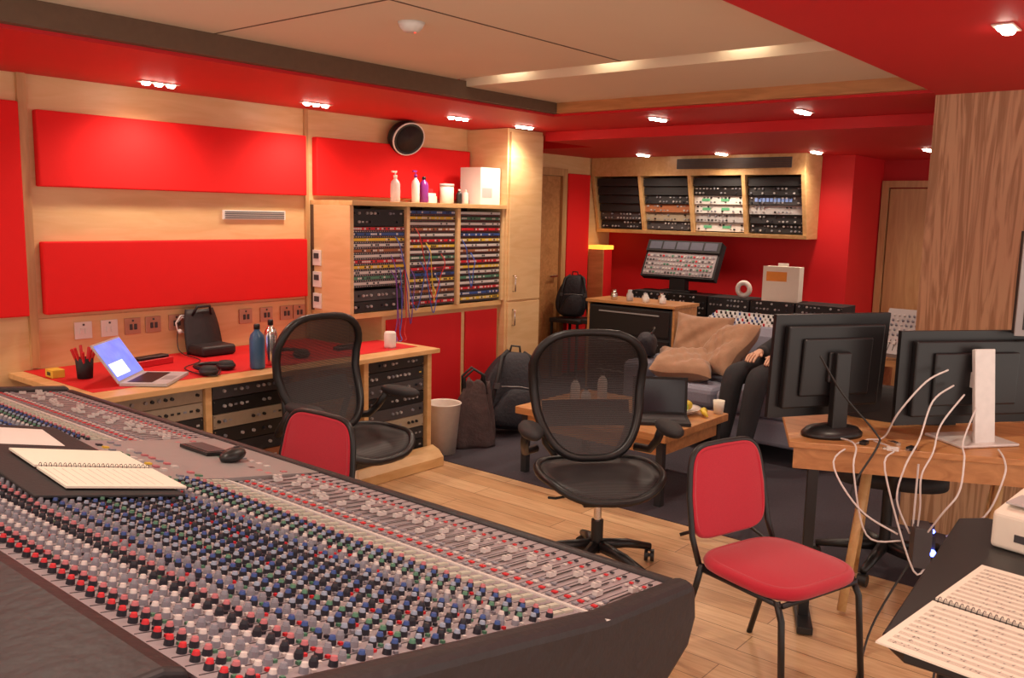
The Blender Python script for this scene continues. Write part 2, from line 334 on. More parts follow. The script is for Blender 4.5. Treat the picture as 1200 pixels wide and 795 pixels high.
MB().tube([(5.19,4.268,.74),(5.19,4.245,.74),(5.19,4.245,.86),(5.19,4.268,.86)],.006,CHROME).obj("handle",b,"chrome bar handle",off=o)
def bottle(loc,h,r,m,cap,lab,cat="bottle",pump=False,name="bottle"):
    e=thing(name,lab,cat,loc)
    MB().lathe([(r*.9,0),(r,.01),(r,h*.62),(r*.85,h*.72),(r*.4,h*.8),(r*.38,h*.84)],(0,0,0),m,20).obj("bottle_body",e)
    c=MB().lathe([(r*.42,h*.84),(r*.42,h*.93),(r*.3,h*.95)],(0,0,0),cap,16)
    if pump:c.cyl((0,0,h*.94),(0,0,h*1.05),r*.12,m=cap,n=8).bx(-r*.9,r*.3,-r*.2,r*.2,h*1.03,h*1.09,cap)
    c.obj("bottle_cap",e);return e
CLEAR=mat("clear_plastic",(.75,.68,.66),.2,alpha=.75)
PURP=mat("purple_plastic",(.25,.03,.25),.3);BLUEB=mat("blue_bottle",(.05,.13,.26),.3)
bottle((4.14,4.45,1.65),.19,.033,CLEAR,WHITE,"clear pump bottle of hand sanitiser on cabinet",pump=True)
bottle((4.30,4.42,1.65),.20,.028,WHITE,PURP,"white spray bottle with purple trigger on cabinet",pump=True)
bottle((4.40,4.44,1.65),.19,.032,PURP,BLK,"small purple bottle on cabinet top")
bottle((4.70,4.55,1.65),.12,.03,KRED,WHITE,"small red and white tub on cabinet top",name="tub")
for i,(x,c) in enumerate([(4.76,BLK),(4.83,WHITE)]):
    bottle((x,4.44,1.65),.11,.022,c,WHITE,"small cleaning bottle on cabinet top")
MB().lathe([(.045,0),(.05,.005),(.05,.13),(.046,.135)],(0,0,0),WHITE,24).lathe([(.052,.12),(.052,.14),(.0,.142)],(0,0,0),LGR,24).obj("tub",label="white lidded tub on cabinet top",cat="tub",loc=(4.63,4.44,1.65))
MB().bx(-.11,.11,-.1,.1,0,.27,WHITE).bx(-.09,.02,-.101,-.1,.05,.12,LGR).obj("storage_box",label="white cardboard box standing on cabinet top",cat="box",bev=.003,loc=(5.0,4.45,1.65))
MB().bx(-.04,.04,-.05,.05,0,.05,PAPER).bx(-.035,.04,-.04,.04,.051,.07,WHITE).bx(-.02,.02,-.03,.03,.071,.10,KRED).obj("package",label="stack of small packages on cabinet top",cat="package",loc=(4.50,4.5,1.65))
# ---------------------------------------------------------------- rack desk
dk=thing("rack_desk","long maple desk with red top and rack bays","desk",(2.9,4.2,0));o=(2.9,4.2,0)
MB().prism([(1.75,3.80),(3.92,3.80),(3.92,4.34),(3.6,4.34),(3.6,4.695),(1.75,4.695)],'z',.72,.748,WOODH).obj("desk_top",dk,off=o,bev=.004)
MB().prism([(1.82,3.94),(3.86,3.94),(3.86,4.32),(3.58,4.32),(3.58,4.69),(1.82,4.69)],'z',.7485,.75,REDP).obj("desk_inlay",dk,"red desk surface",off=o)
m=MB().bx(1.8,3.9,4.28,4.33,.04,.72,WOODV)
for x in(1.8,2.33,2.86,3.35,3.87): m.bx(x,x+.035,3.86,4.28,.04,.72,WOODH)
m.bx(1.8,3.9,3.86,4.28,0.002,.06,WOODH)
m.prism([(3.76,.002),(3.86,.002),(3.86,.12),(3.80,.10),(3.76,.06)],'x',3.2,3.92,WOODH)
m.obj("desk_body",dk,off=o,bev=.002)
for b,(x,st) in enumerate([(2.097,[2,1,0,7,1,0,7,7]),(2.612,[0,1,6,3,0,7,0,1]),(3.625,[0,3,7,1,0,1,3,0])]):
    z=.10
    for k,s_ in enumerate(st):
        rackunit(x,3.885,z,.46,.076,s_,"rack mounted audio unit in desk bay",group="rack gear in desk bays");z+=.077
lp=thing("laptop","open silver laptop with glowing blue screen on desk","laptop",(2.16,4.02,.751),rz=math.radians(42))
MB().bx(-.16,.16,-.11,.11,0,.014,LGR).bx(-.13,.13,-.03,.085,.014,.0155,BLK).bx(-.045,.045,-.095,-.04,.014,.015,GREY).obj("keyboard_base",lp,bev=.003)
MB(T(0,.11,.014,rx=-.6)).bx(-.16,.16,0,.008,0,.215,LGR).obj("lid",lp)
MB(T(0,.11,.014,rx=-.6)).bx(-.15,.15,-.002,-.0005,.01,.205,SCRB).bx(-.14,.02,-.003,-.0021,.03,.10,mat("screen_pale",(.7,.75,1),.4,emit=1.2)).obj("screen",lp,"blue glowing screen")
cp=thing("straw_cup","dark cup holding red stirring sticks on desk","cup",(1.95,4.3,.751))
MB().lathe([(.035,0),(.042,.1),(.04,.1),(.033,.01)],(0,0,0),BLKM,20).obj("cup",cp)
for i in range(14):
    a=i*.7;MB().cyl((.012*math.cos(a),.012*math.sin(a),.02),(.055*math.cos(a),.055*math.sin(a),.135+.01*(i%3)),.007,m=KRED,n=6).obj("stick",cp)
MB().bx(-.03,.03,-.04,.04,0,.04,KYEL).bx(-.031,.031,-.02,.02,.01,.03,BLK).obj("small_box",label="small yellow and black box on desk",cat="box",bev=.003,loc=(1.86,4.42,.751))
def headphones(loc,rz,lab):
    e=thing("headphones",lab,"headphones",loc,rz)
    MB().tube([(math.cos(a)*.085,math.sin(a)*.095,.03) for a in [pi*i/14 for i in range(15)]],.011,BLK,8).obj("headband",e)
    for s_ in(-1,1):
        MB(T(s_*.085,-.02,.0)).lathe([(.03,0),(.045,.008),(.045,.03),(.035,.045),(.0,.05)],(0,0,0),BLKM,18).lathe([(.046,.01),(.05,.02),(.046,.03)],(0,0,0),BLKL,18).obj("ear_cup",e)
headphones((2.48,4.02,.751),.5,"black studio headphones lying on desk")
headphones((3.02,4.15,.751),-.6,"black closed headphones resting near desk end")
bottle((2.70,3.96,.751),.25,.04,BLUEB,BLK,"blue metal water bottle on desk")
bottle((2.82,4.01,.751),.26,.036,CHROME,BLK,"steel water bottle with black top on desk")
e=thing("equipment_case","black padded open case standing against wall","bag",(2.78,4.5,.751))
MB().surf(lambda u,v:((-.5+u)*.22*(1-.25*v**3),.10+.06*v-.03*math.sin(pi*u),.25*v),10,8,BLKL).obj("case_back",e,solid=.03)
MB().bx(-.11,.11,-.06,.12,0,.06,BLKL).obj("case_base",e,bev=.02)
MB().tube([(-.06,.12,.22),(-.04,.1,.27),(.04,.1,.27),(.06,.12,.22)],.008,BLK).obj("handle",e)
MB().lathe([(.035,0),(.037,.01),(.037,.09),(.03,.1),(.0,.1)],(0,0,0),WHITE,24).obj("candle_pot",label="white ceramic pot standing on desk end",cat="pot",loc=(3.70,4.02,.751))
MB().bx(-.07,.07,-.03,.03,0,.02,DGR).bx(-.05,.05,-.02,.02,.02,.03,BLK).obj("gadget",label="small dark device on red desk surface",cat="gadget",bev=.004,loc=(3.45,4.15,.751))
MB().bx(-.12,.12,-.04,.04,0,.035,KRED).bx(-.1,.1,-.03,.03,.035,.05,BLK).obj("gadget",label="flat red and black device on desk",cat="gadget",bev=.004,loc=(2.35,4.42,.751),rz=.2)
cable([(2.50,3.99,.765),(2.42,3.9,.757),(2.38,4.0,.757),(2.42,4.2,.757),(2.6,4.35,.757),(2.62,4.6,.78),(2.66,4.67,.93)],.003,CBK,"black headphone cable across desk to wall plate")
e=thing("earphones","white coiled earphones hanging from wall connector plate","earphones",(2.66,4.68,.93))
MB().tube([(.0,0,.0),(.02,-.02,.03),(.05,-.02,.02),(.06,-.02,-.03),(.03,-.02,-.06),(-.01,-.02,-.05),(-.02,-.02,.0),(.01,-.02,.04),(.05,-.02,.04)],.005,WHITE,6).obj("cord",e)
MB().ball((.05,-.025,.04),.014,WHITE,10).obj("earbud",e);MB().ball((.0,-.025,-.05),.014,WHITE,10).obj("earbud",e)
# ---------------------------------------------------------------- mixing console
CO=(1.2,2.4,0);mc=thing("mixing_console","very large grey mixing console with rows of colourful knobs","mixing console",CO)
YA,YB=.90,3.86
YC0,YC1=2.13,2.71
MB().prism([(1.68,.785),(1.36,.825),(1.33,.84),(.58,1.0),(.30,1.0),(.25,.9),(.30,.62),(1.45,.60),(1.68,.70)],'y',YA,YB,BLKM).obj("console_body",mc,off=CO)
for y in(1.1,2.35,3.6): MB().bx(.45,1.15,y-.06,y+.06,0,.62,BLKM).obj("console_leg",mc,off=CO,bev=.01)
ck=[(1.69,.80),(1.67,.81),(1.34,.85),(.60,1.01),(.2,1.02),(.2,.6),(1.40,.52),(1.67,.66),(1.70,.72)]
MB().prism(ck,'y',YA-.055,YA,BLKL).obj("end_cheek",mc,"black padded end cheek",off=CO,bev=.02)
MB().prism(ck,'y',YB,YB+.05,BLKL).obj("end_cheek",mc,"black padded end cheek",off=CO,bev=.02)
MB().prism([(.557,.995),(.552,1.02),(.52,1.033),(.05,1.04),(.02,1.0),(.1,.9),(.3,.9)],'y',YA+.07,YB,BLKL).obj("meter_bridge",mc,"black meter bridge",off=CO,bev=.008)
MB().prism([(.45,1.03),(.44,1.05),(.0,1.075),(-.02,1.02)],'y',1.30,YB,BLKM).obj("meter_hood",mc,"dark meter hood",off=CO,bev=.01)
MB().prism([(1.695,.735),(1.705,.77),(1.695,.795),(1.665,.798),(1.665,.74)],'y',YA,YB,BLKL).obj("armrest",mc,"thin black padded edge",off=CO,bev=.01)
SL=.16/.75
def fp(x): return .84+(1.33-x)*SL
def sp_(x): return .785+(1.68-x)*.125
tilt=math.atan(SL);tl=math.atan(.125)
PT=.033
chans=[];y=YA+.02
while y<YC0-.01: chans.append(y);y+=PT
chl=[];y=YC1+.03
while y<YB-.02: chl.append(y);y+=PT
fd=MB();M=T(ry=tl);fd.bx(-.012,.012,-.0055,.0055,.001,.011,KWHT,M=M).bx(-.001,.001,-.0055,.0055,.011,.0115,BLK,M=M)
f0=None
for bank,(y0,y1) in((chans,(YA+.003,YC0-.01)),(chl,(YC1+.01,YB-.005))):
    p=MB().prism([(1.665,.789),(1.36,.828),(1.36,.824),(1.665,.784)],'y',y0,y1,PANEL)
    for y in bank:
        p.prism([(1.665,.7905),(1.365,.8285),(1.365,.827),(1.665,.789)],'y',y-.0172,y-.0164,DGR)
        M=T(1.50,y,sp_(1.50)+.0055,ry=tl)
        p.bx(-.05,.05,-.0018,.0018,0,.001,BLK,M=M)
        for j,xx in enumerate((-.13,-.11,-.09,-.068)): p.bx(xx,xx+.010,-.006,.006,0,.003,[KGRY,KRED,KWHT,KGRY][j],M=M)
        for j,xx in enumerate((.065,.085,.11)): p.bx(xx,xx+.008,-.004,.004,0,.003,[KWHT,KRED,KBLK][j],M=M)
        px=random.uniform(-.045,.045);q=M@Vector((px,0,0))
        if f0 is None: f0=fd.obj("fader",mc,"white fader cap");ob=f0
        else: ob=f0.copy();COL.objects.link(ob);ob.parent=mc
        ob.location=q-Vector(CO)
    p.obj("fader_panel",mc,"lilac grey fader panel",off=CO)
    ye=y0-.055 if bank is chans else y0
    MB().prism([(1.362,.832),(1.33,.8465),(1.33,.84),(1.362,.826)],'y',ye,y1,WHITE).obj("label_tape",mc,"white label tape strip",off=CO)
    k=MB().prism([(1.328,.8425),(.56,1.0065),(.56,1.0),(1.328,.84)],'y',y0,y1,STRIP)
    for y in bank:
        k.prism([(1.326,.8440),(.565,1.0065),(.565,1.005),(1.326,.843)],'y',y-.0172,y-.0162,DGR)
    k.obj("channel_panel",mc,"grey channel strip panel",off=CO)
rowc=[KRED,KPNK,KWHT,KGRY,KWHT,KBLK,KPNK,KGRY,KBLU,KGRY,KSKY,KBLU,KGRN,KSKY,KBLU,KBLK,KSKY,KBLU,KBLK,KSKY,KBLU,KGRY,KWHT,KGRN,KSKY,KBLU,KPNK]
NR=len(rowc);DX=(1.238-.585)/(NR-1)
KR=.0074
def knobgeo(mb,cap,n,M):
    mb.cyl((0,0,0),(0,0,.010),KR,KR*.9,m=KBLK if cap not in(KGRY,KWHT) else KGRY,n=n,M=M)
    mb.cyl((0,0,.010),(0,0,.0155),KR*.76,KR*.6,m=cap,n=n,M=M)
def knob(mb,x,y,cap,n=8): knobgeo(mb,cap,n,T(x,y,fp(x)+.001,ry=tilt))
allk=[]
for ci,y in enumerate(chans):
    for r_ in range(NR):
        x=.585+r_*DX
        allk.append((x*x+y*y+(1.6-fp(x))**2,x,y+(.0065 if r_%2 else -.0055),rowc[r_],ci,r_))
allk.sort(key=lambda t:t[0])
def inview(t):
    x,y,z=t[1],t[2],fp(t[1]);d=.764*x+.629*y+(1.6-z)*.1425;h=.635*x-.772*y;vv=(z-1.6)*.99+.1425*(.772*x+.635*y)
    return 397.5-1033.5*(vv-.0221*h)/d<800
near=[t for t in allk if inview(t)][:100]
ns=set((t[4],t[5]) for t in near)
kd={}
for t in near:
    key=t[3].name
    if key not in kd:
        q=MB();knobgeo(q,t[3],14,T(ry=tilt));kd[key]=q.obj("knob",mc);ob=kd[key]
    else:
        ob=kd[key].copy();COL.objects.link(ob);ob.parent=mc
    ob.location=Vector((t[1],t[2],fp(t[1])+.001))-Vector(CO)
st=MB()
for t in allk:
    if (t[4],t[5]) in ns: continue
    knob(st,t[1],t[2],t[3],n=8)
for y in chl:
    for r_ in range(NR): knob(st,.585+r_*DX,y+(.005 if r_%2 else -.005),rowc[r_],n=6)
st.obj("knobs",mc,"rows of small coloured rotary knobs",off=CO,kind="stuff")
bt=MB()
for y in chans+chl:
    for r_ in range(NR-1):
        x=.585+r_*DX+DX*.5
        M=T(x,y+(.009 if r_%2 else -.011),fp(x)+.0015,ry=tilt)
        bt.bx(-.0033,.0033,-.003,.003,0,.005,random.choice([KWHT,KGRY,KWHT,KRED,KWHT,KBLK,KGRN,KWHT]),M=M)
    for xb in (1.264,1.300):
        bt.bx(-.015,.015,-.006,.006,0,.006,SWP,M=T(xb,y,fp(xb)+.001,ry=tilt))
bt.obj("buttons",mc,"tiny push buttons and pale switch bars",off=CO,kind="stuff")
cs=MB().prism([(1.665,.791),(1.33,.846),(.56,1.008),(.56,.99),(1.665,.77)],'y',YC0,YC1,GREY)
for i in range(13):
    for j in range(17):
        x=.66+j*.056;y=YC0+.03+i*.042
        z=(fp(x) if x<1.33 else sp_(x))+.004
        if random.random()<.8:
            cs.bx(-.008,.008,-.008,.008,.0,.007,random.choice([KGRY,KWHT,KGRY,KPNK,KGRN,KYEL,KBLK]),M=T(x,y,z,ry=tilt if x<1.33 else tl))
cs.obj("centre_section",mc,"grey central master section",off=CO)
MB().bx(-.17,.17,-.44,.44,0,.006,BLKM).obj("folder",label="large black folder lying across the console",cat="folder",loc=(.95,2.34,fp(.95)+.022),rot=(0,tilt,-.08),bev=.002)
e=thing("ring_notebook","open spiral notebook with handwritten pages on folder","notebook",(.99,2.15,fp(.99)+.0305),rot=(0,tilt,-.10))
MB().bx(-.14,.14,.008,.21,0,.005,PAPER).obj("page",e);m=MB().bx(-.14,.14,-.21,-.008,0,.005,PAPER)
for i in range(12): m.bx(-.13+i*.02,-.13+i*.02+.001,-.19,-.03,.005,.0053,mat("pencil",(.45,.38,.33),.9))
m.obj("page",e)
m=MB()
for i in range(24):
    x=-.13+i*.0113;m.tube([(x,.01*math.cos(a),.004+.009*math.sin(a)) for a in [2*pi*j/8 for j in range(9)]],.0008,BLK,4)
m.obj("spiral_binding",e,"black wire spiral")
MB().bx(-.15,.15,-.14,.16,0,.002,WHITE).obj("paper_sheet",label="loose white sheet lying on the black folder",cat="paper",loc=(.92,2.56,fp(.92)+.031),rot=(0,tilt,-.15))
MB().ball((0,0,0),(.055,.032,.022),BLK,16).bx(.01,.03,-.004,.004,.016,.024,DGR).obj("computer_mouse",label="black computer mouse on console centre",cat="mouse",loc=(1.50,2.34,sp_(1.50)+.03),rz=.4)
MB().bx(-.04,.04,-.08,.08,0,.010,BLK).bx(-.03,.03,-.07,.07,.010,.012,DGR).obj("keypad",label="small black keypad on console centre",cat="keypad",bev=.003,loc=(1.50,2.50,sp_(1.50)+.014),rot=(0,tl,0))
# ---------------------------------------------------------------- mesh office chair
def sgn(a,p): return math.copysign(abs(a)**p,a)
def meshchair(loc,rz,lab):
    e=thing("mesh_office_chair",lab,"chair",loc,rz)
    b=MB()
    for i in range(5):
        a=2*pi*i/5+.3;c,s_=math.cos(a),math.sin(a)
        b.tube([(c*.03,s_*.03,.12),(c*.16,s_*.16,.105),(c*.29,s_*.29,.07)],[.028,.022,.016],BLK,8)
    bs=b.obj("star_base",e)
    for i in range(5):
        a=2*pi*i/5+.3;c,s_=math.cos(a),math.sin(a)
        w=MB(T(c*.29,s_*.29,.028,rz=a+.9)).cyl((0,-.022,0),(0,-.006,0),.028,m=BLK,n=14).cyl((0,.006,0),(0,.022,0),.028,m=BLK,n=14).cyl((0,-.022,0),(0,.022,0),.009,m=DGR,n=8).cyl((0,0,.02),(0,0,.055),.008,m=DGR,n=8)
        w.obj("castor",bs)
    MB().cyl((0,0,.09),(0,0,.24),.028,m=BLK).cyl((0,0,.24),(0,0,.36),.018,m=CHROME).obj("gas_column",e)
    MB().prism([(-.1,.33),(.13,.33),(.16,.37),(.14,.40),(-.12,.40)],'x',-.09,.09,BLK).tube([(-.09,0,.36),(-.2,-.02,.35),(-.235,-.02,.355)],.006,BLK).obj("tilt_mechanism",e,bev=.008)
    n=40
    so=[(.275*sgn(math.cos(t),.7)*(1-.06*max(0,-math.sin(t))),.24*sgn(math.sin(t),.75)) for t in [2*pi*i/n for i in range(n)]]
    def sf(x,y): 
        fr=max(0,-y-.10)
        return (x,y-.01,.455-.9*fr*fr*3+.10*x*x*2+.03*max(0,y))
    MB().disk(so,(0,0),sf,MESHS,6).obj("seat_mesh",e,"tight black seat mesh",solid=.004)
    MB().tube([Vector(sf(*p))+Vector((0,0,-.004)) for p in so],.018,BLK,8,closed=True).tube([(-.2,.05,.44),(-.1,.05,.39),(.1,.05,.39),(.2,.05,.44)],.016,BLK).obj("seat_frame",e)
    zc=.77;bo=[]
    for i in range(n):
        t=2*pi*i/n;s_=math.sin(t);c=math.cos(t);k=(s_+1)/2
        bo.append((.275*sgn(c,.62)*(.72+.28*min(1,k*1.5)),.285*sgn(s_,.66)))
    def bf(x,z):
        y=.215+.22*max(0,z+.28)*.9-.35*x*x+.06*math.cos(z*9)-.03
        return (x,y,zc+z)
    MB().disk(bo,(0,0),bf,MESH,8).obj("backrest_mesh",e,"see-through black back mesh")
    MB().tube([bf(*p) for p in bo],[.017+.005*abs(math.cos(2*pi*i/n)) for i in range(n)],BLK,8,closed=True).obj("backrest_frame",e)
    MB().surf(lambda u,v:((u-.5)*.42,bf((u-.5)*.42,-.13+v*.1)[1]+.03,zc-.16+v*.11),10,3,BLKM).obj("lumbar_pad",e,solid=.012)
    MB().tube([(-.22,.27,.66),(-.19,.3,.52),(-.10,.24,.40),(0,.14,.37),(.10,.24,.40),(.19,.3,.52),(.22,.27,.66)],.017,BLK).obj("back_support",e)
    for sx in(-1,1):
        am=MB().tube([(sx*.24,.27,.50),(sx*.30,.22,.50),(sx*.315,.16,.56),(sx*.315,.10,.635)],.02,BLK,8).obj("armrest",e)
        MB(T(sx*.315,.0,.655)).lathe([(.0,-.024),(.8,-.02),(1,-.004),(1,.008),(.85,.02),(0,.026)],(0,0,0),BLKM,20,sx=.052,sy=.135).obj("arm_pad",am)
    return e
meshchair((3.20,2.11,0),math.radians(-42),"black mesh office chair with armrests on wooden floor")
meshchair((2.83,3.33,0),math.radians(2),"black mesh office chair turned beside the rack desk")
# ---------------------------------------------------------------- banquet chair
def banquet(loc,rz,lab,sc=1):
    e=thing("stacking_chair",lab,"chair",loc,rz);e.scale=(sc,sc,sc)
    ou=[(.21*sgn(math.cos(t),.5),.205*sgn(math.sin(t),.5)) for t in [2*pi*i/36 for i in range(36)]]
    s2=MB().disk(ou,(0,0),lambda x,y:(x,y,.480-((x/.215)**4+(y/.21)**4)*.018),CHAIRR,7)
    s2.tube([(x,y,.442) for x,y in ou],.024,CHAIRR,8,closed=True).disk(ou,(0,0),lambda x,y:(x,y,.422),BLK,2);s2.obj("seat",e,"crimson padded seat")
    bk=[(.19*sgn(math.cos(t),.35),.165*sgn(math.sin(t),.42)) for t in [2*pi*i/40 for i in range(40)]]
    def q(x,z): return (x*(1-.10*max(0,z/.17)),.245+.16*(z+.17)-.05*x*x*4,.67+z)
    m=MB()
    for o_ in(-.018,.018):
        m.disk(bk,(0,0),lambda x,z,o_=o_:(lambda a:(a[0],a[1]+o_*(1-.5*(abs(x)/.195)**4),a[2]))(q(x,z)),CHAIRR,6)
    m.tube([q(*p) for p in bk],.014,CHAIRR,8,closed=True)
    m.obj("backrest",e,"crimson padded backrest")
    top=[q(p[0]*1.08,p[1]*1.08) for p in bk[:21]]
    m=MB().tube([(.210,.19,.42)]+[(top[0][0]+.004,.235,.52)]+top+[(top[-1][0]-.004,.235,.52),(-.210,.19,.42)],.0115,BLK,8)
    m.tube([(-.2,-.19,.41),(.2,-.19,.41)],.01,BLK,8).tube([(-.2,.18,.41),(.2,.18,.41)],.01,BLK,8).tube([(-.205,-.19,.41),(-.205,.19,.41)],.01,BLK,8).tube([(.205,-.19,.41),(.205,.19,.41)],.01,BLK,8)
    m.obj("frame",e,"black tubular frame")
    for sx in(-1,1):
        MB().tube([(sx*.205,-.17,.42),(sx*.212,-.20,.36),(sx*.222,-.235,.0)],.012,BLK,8).obj("leg",e)
        MB().tube([(sx*.208,.18,.43),(sx*.212,.20,.34),(sx*.222,.30,.0)],.012,BLK,8).obj("leg",e)
    return e
banquet((2.83,1.12,0),math.radians(-17),"crimson padded stacking chair with black tubular frame",.93)
banquet((1.76,2.59,0),math.radians(-88),"crimson padded chair pushed up against the console",.98)
# ---------------------------------------------------------------- bin and bags
MB().lathe([(.085,0),(.115,.33),(.122,.335),(.118,.34),(.110,.33),(.08,.01)],(0,0,0),mat("bin_white",(.7,.62,.56),.5),28).obj("waste_bin",label="white plastic waste bin beside the desk",cat="bin",loc=(4.13,3.97,.005))
NAVY=mat("backpack_fabric",(.022,.02,.028),.7,var=.3,scale=12,bump=.5);TAUPE=mat("bag_fabric",(.075,.045,.045),.8,var=.7,scale=12,bump=.5)
def lump(a,b,c,seed,ex=.5,k=.05,taper=.3):
    rnd=random.Random(seed);ph_=[rnd.random()*6 for _ in range(6)]
    def fn(u,v):
        t=2*pi*u;p=-pi/2+pi*v
        x=a*sgn(math.cos(p),ex)*sgn(math.cos(t),ex);y=b*sgn(math.cos(p),ex)*sgn(math.sin(t),ex);z=c*sgn(math.sin(p),.7)
        zz=(z+c)/(2*c)
        w=(1-taper*zz**2)*(1+k*(math.sin(3*t+ph_[0]+6*v)+math.sin(11*v+ph_[1]+2*t)+.7*math.sin(9*t+ph_[2]+9*v)+.5*math.sin(17*v+5*t)))
        return (x*w+.04*math.sin(3*zz+ph_[4]),y*w,z+c)
    return fn
def backpack(loc,rz,lab,s_=1,tx=-.12,ty=.12):
    e=thing("backpack",lab,"backpack",loc,rot=(tx,ty,rz))
    M=Matrix.Scale(s_,4)
    MB(M).surf(lump(.20,.12,.27,3,k=.04),44,40,NAVY).obj("bag_body",e)
    MB(M@T(0,-.12,.03)).surf(lump(.14,.055,.13,5,k=.03,taper=.15),28,20,NAVY).obj("front_pocket",e)
    for sx in(-1,1): MB(M@T(sx*.18,-.0,.03)).surf(lump(.04,.07,.10,8,k=.03,taper=.1),20,12,BLKM).obj("side_pocket",e)
    MB(M).tube([(-.04,.02,.52),(-.03,.02,.58),(.03,.02,.58),(.04,.02,.53)],.008,BLK).obj("grab_handle",e)
    for sx in(-1,1):
        MB(M).tube([(sx*.06,.0,.54),(sx*.12,-.08,.50),(sx*.15,-.14,.36),(sx*.17,-.13,.2),(sx*.19,-.06,.06)],.015,BLKM,6).obj("shoulder_strap",e)
        MB(M).bx(sx*.155-.018,sx*.155+.018,-.165,-.14,.28,.32,DGR).obj("buckle",e,"grey plastic buckle")
    MB(M).tube([(-.12,-.15,.30),(0,-.185,.31),(.12,-.15,.30)],.004,GREY,5).obj("zip",e,"grey zip")
    return e
backpack((4.84,4.00,.03),math.radians(-35),"black backpack slumped against the red cabinet",1.05)
e=thing("tote_bag","dark slouched cloth bag beside backpack on floor","bag",(4.40,3.97,.006),rz=-.6)
def tote(u,v):
    t=2*pi*u;w=1-.62*v**1.6;fo=1+(.05+.16*v)*math.sin(5*t+2*v)+.05*math.sin(9*t+7*v)
    return (.17*w*fo*sgn(math.cos(t),.7)+.05*v*v,.11*w*fo*sgn(math.sin(t),.7),.44*v+.03*v*math.sin(2*t)-.02*v*math.sin(5*t))
MB().surf(tote,48,20,TAUPE).disk([tote(i/24,.0)[:2] for i in range(24)],(0,0),lambda x,y:(x,y,0.001),TAUPE,2).obj("bag_body",e,solid=.006)
for q in(-.03,.04): MB().tube([(-.05,q,.36),(-.06,q-.03,.48),(.0,q-.04,.54),(.08,q-.02,.49),(.10,q,.36)],.009,BLKM).obj("bag_handle",e)
# ---------------------------------------------------------------- coffee table and items
ct=thing("coffee_table","low wooden coffee table on dark legs","table",(4.5,2.8,0));o=(4.5,2.8,0)
MB().bx(4.12,4.88,2.30,3.35,.375,.42,WOODT).obj("table_top",ct,off=o,bev=.004)
MB().bx(4.16,4.84,2.34,3.31,.29,.374,WOODT).obj("apron",ct,off=o)
for x in(4.15,4.81):
    for y in(2.33,3.28): MB().bx(x,x+.04,y,y+.04,.005,.375,BLKM).obj("leg",ct,off=o)
e=thing("laptop","dark open laptop standing on wooden coffee table","laptop",(4.40,2.49,.421),rz=math.radians(-55))
MB().bx(-.16,.16,-.11,.11,0,.018,BLKM).bx(-.14,.14,-.03,.09,.018,.0195,DGR).bx(-.04,.04,-.095,-.045,.018,.019,DGR).obj("keyboard_base",e,bev=.003)
MB(T(0,.11,.018,rx=-.15)).bx(-.16,.16,0,.012,0,.22,BLKM).obj("lid",e)
MB(T(0,.11,.018,rx=-.15)).bx(-.145,.145,-.002,-.0005,.015,.205,mat("laptop_dark_screen",(.03,.03,.04),.15)).obj("screen",e,"dark laptop screen")
MB().lathe([(.08,0),(.13,.03),(.135,.035),(.12,.03),(.07,.008)],(0,0,0),CLEAR,24).obj("fruit_tray",label="clear plastic tray holding fruit on coffee table",cat="tray",loc=(4.68,2.53,.421))
LIME=mat("lime_green",(.35,.5,.06),.4);YEL=mat("banana_yellow",(.75,.55,.05),.4)
for i,(x,y,m_) in enumerate([(-.045,.03,LIME),(.04,.045,LIME),(.05,-.03,YEL),(-.03,-.045,LIME),(.0,.0,YEL)]):
    MB().ball((0,0,0),(.034,.032,.03),m_,14).cyl((0,0,.028),(.003,0,.036),.003,m=KBRN,n=6).obj("fruit",label="green lime in tray" if m_ is LIME else "round yellow fruit in tray",cat="fruit",loc=(4.68+x,2.53+y,.421+.042+(.05 if i==4 else 0)),group="fruit in tray")
MB().tube([(-.08,0,0),(-.04,.02,.015),(0,.026,.02),(.04,.02,.015),(.08,0,0)],[.006,.016,.018,.016,.005],YEL,8).obj("banana",label="single yellow banana on coffee table",cat="fruit",loc=(4.72,2.36,.434),rz=.5)
MB().lathe([(.028,0),(.035,.08),(.033,.08),(.026,.005)],(0,0,0),PAPER,20).obj("cup",label="paper cup on coffee table edge",cat="cup",loc=(4.835,2.345,.421))
for i,(x,y) in enumerate([(4.3,2.95),(4.4,3.1),(4.55,3.0)]):
    bottle((x,y,.421),.16+.03*i,.03,WHITE,BLK,"white bottle standing on coffee table")
# ---------------------------------------------------------------- sofa
sf_=thing("sofa","blue grey tufted fabric sofa with low back","sofa",(5.9,2.6,0));o=(5.9,2.6,0)
MB().bx(5.4,6.28,1.92,3.38,.12,.30,SOFA).obj("sofa_base",sf_,off=o,bev=.03)
for y0,y1 in((2.08,2.645),(2.655,3.22)): MB().bx(5.38,6.05,y0,y1,.30,.45,SOFA).obj("seat_cushion",sf_,off=o,bev=.045)
MB().prism([(6.03,.30),(6.28,.30),(6.32,.76),(6.28,.79),(6.17,.79),(6.10,.74)],'y',1.94,3.36,SOFA).obj("backrest",sf_,off=o,bev=.03)
m=MB()
for i in range(9):
    for j in range(2): m.ball((6.085+.02*j,2.05+i*.15+.07*j,.52+.13*j),.012,DGR,8)
m.obj("tufting_buttons",sf_,off=o,kind="stuff")
for y0,y1 in((1.90,2.07),(3.23,3.40)): MB().bx(5.40,6.26,y0,y1,.12,.56,SOFA).obj("sofa_arm",sf_,off=o,bev=.05)
for x in(5.45,6.2):
    for y in(1.98,3.3): MB().cyl((x,y,.005),(x,y,.12),.018,.025,m=WOODDK,n=12).obj("leg",sf_,off=o)
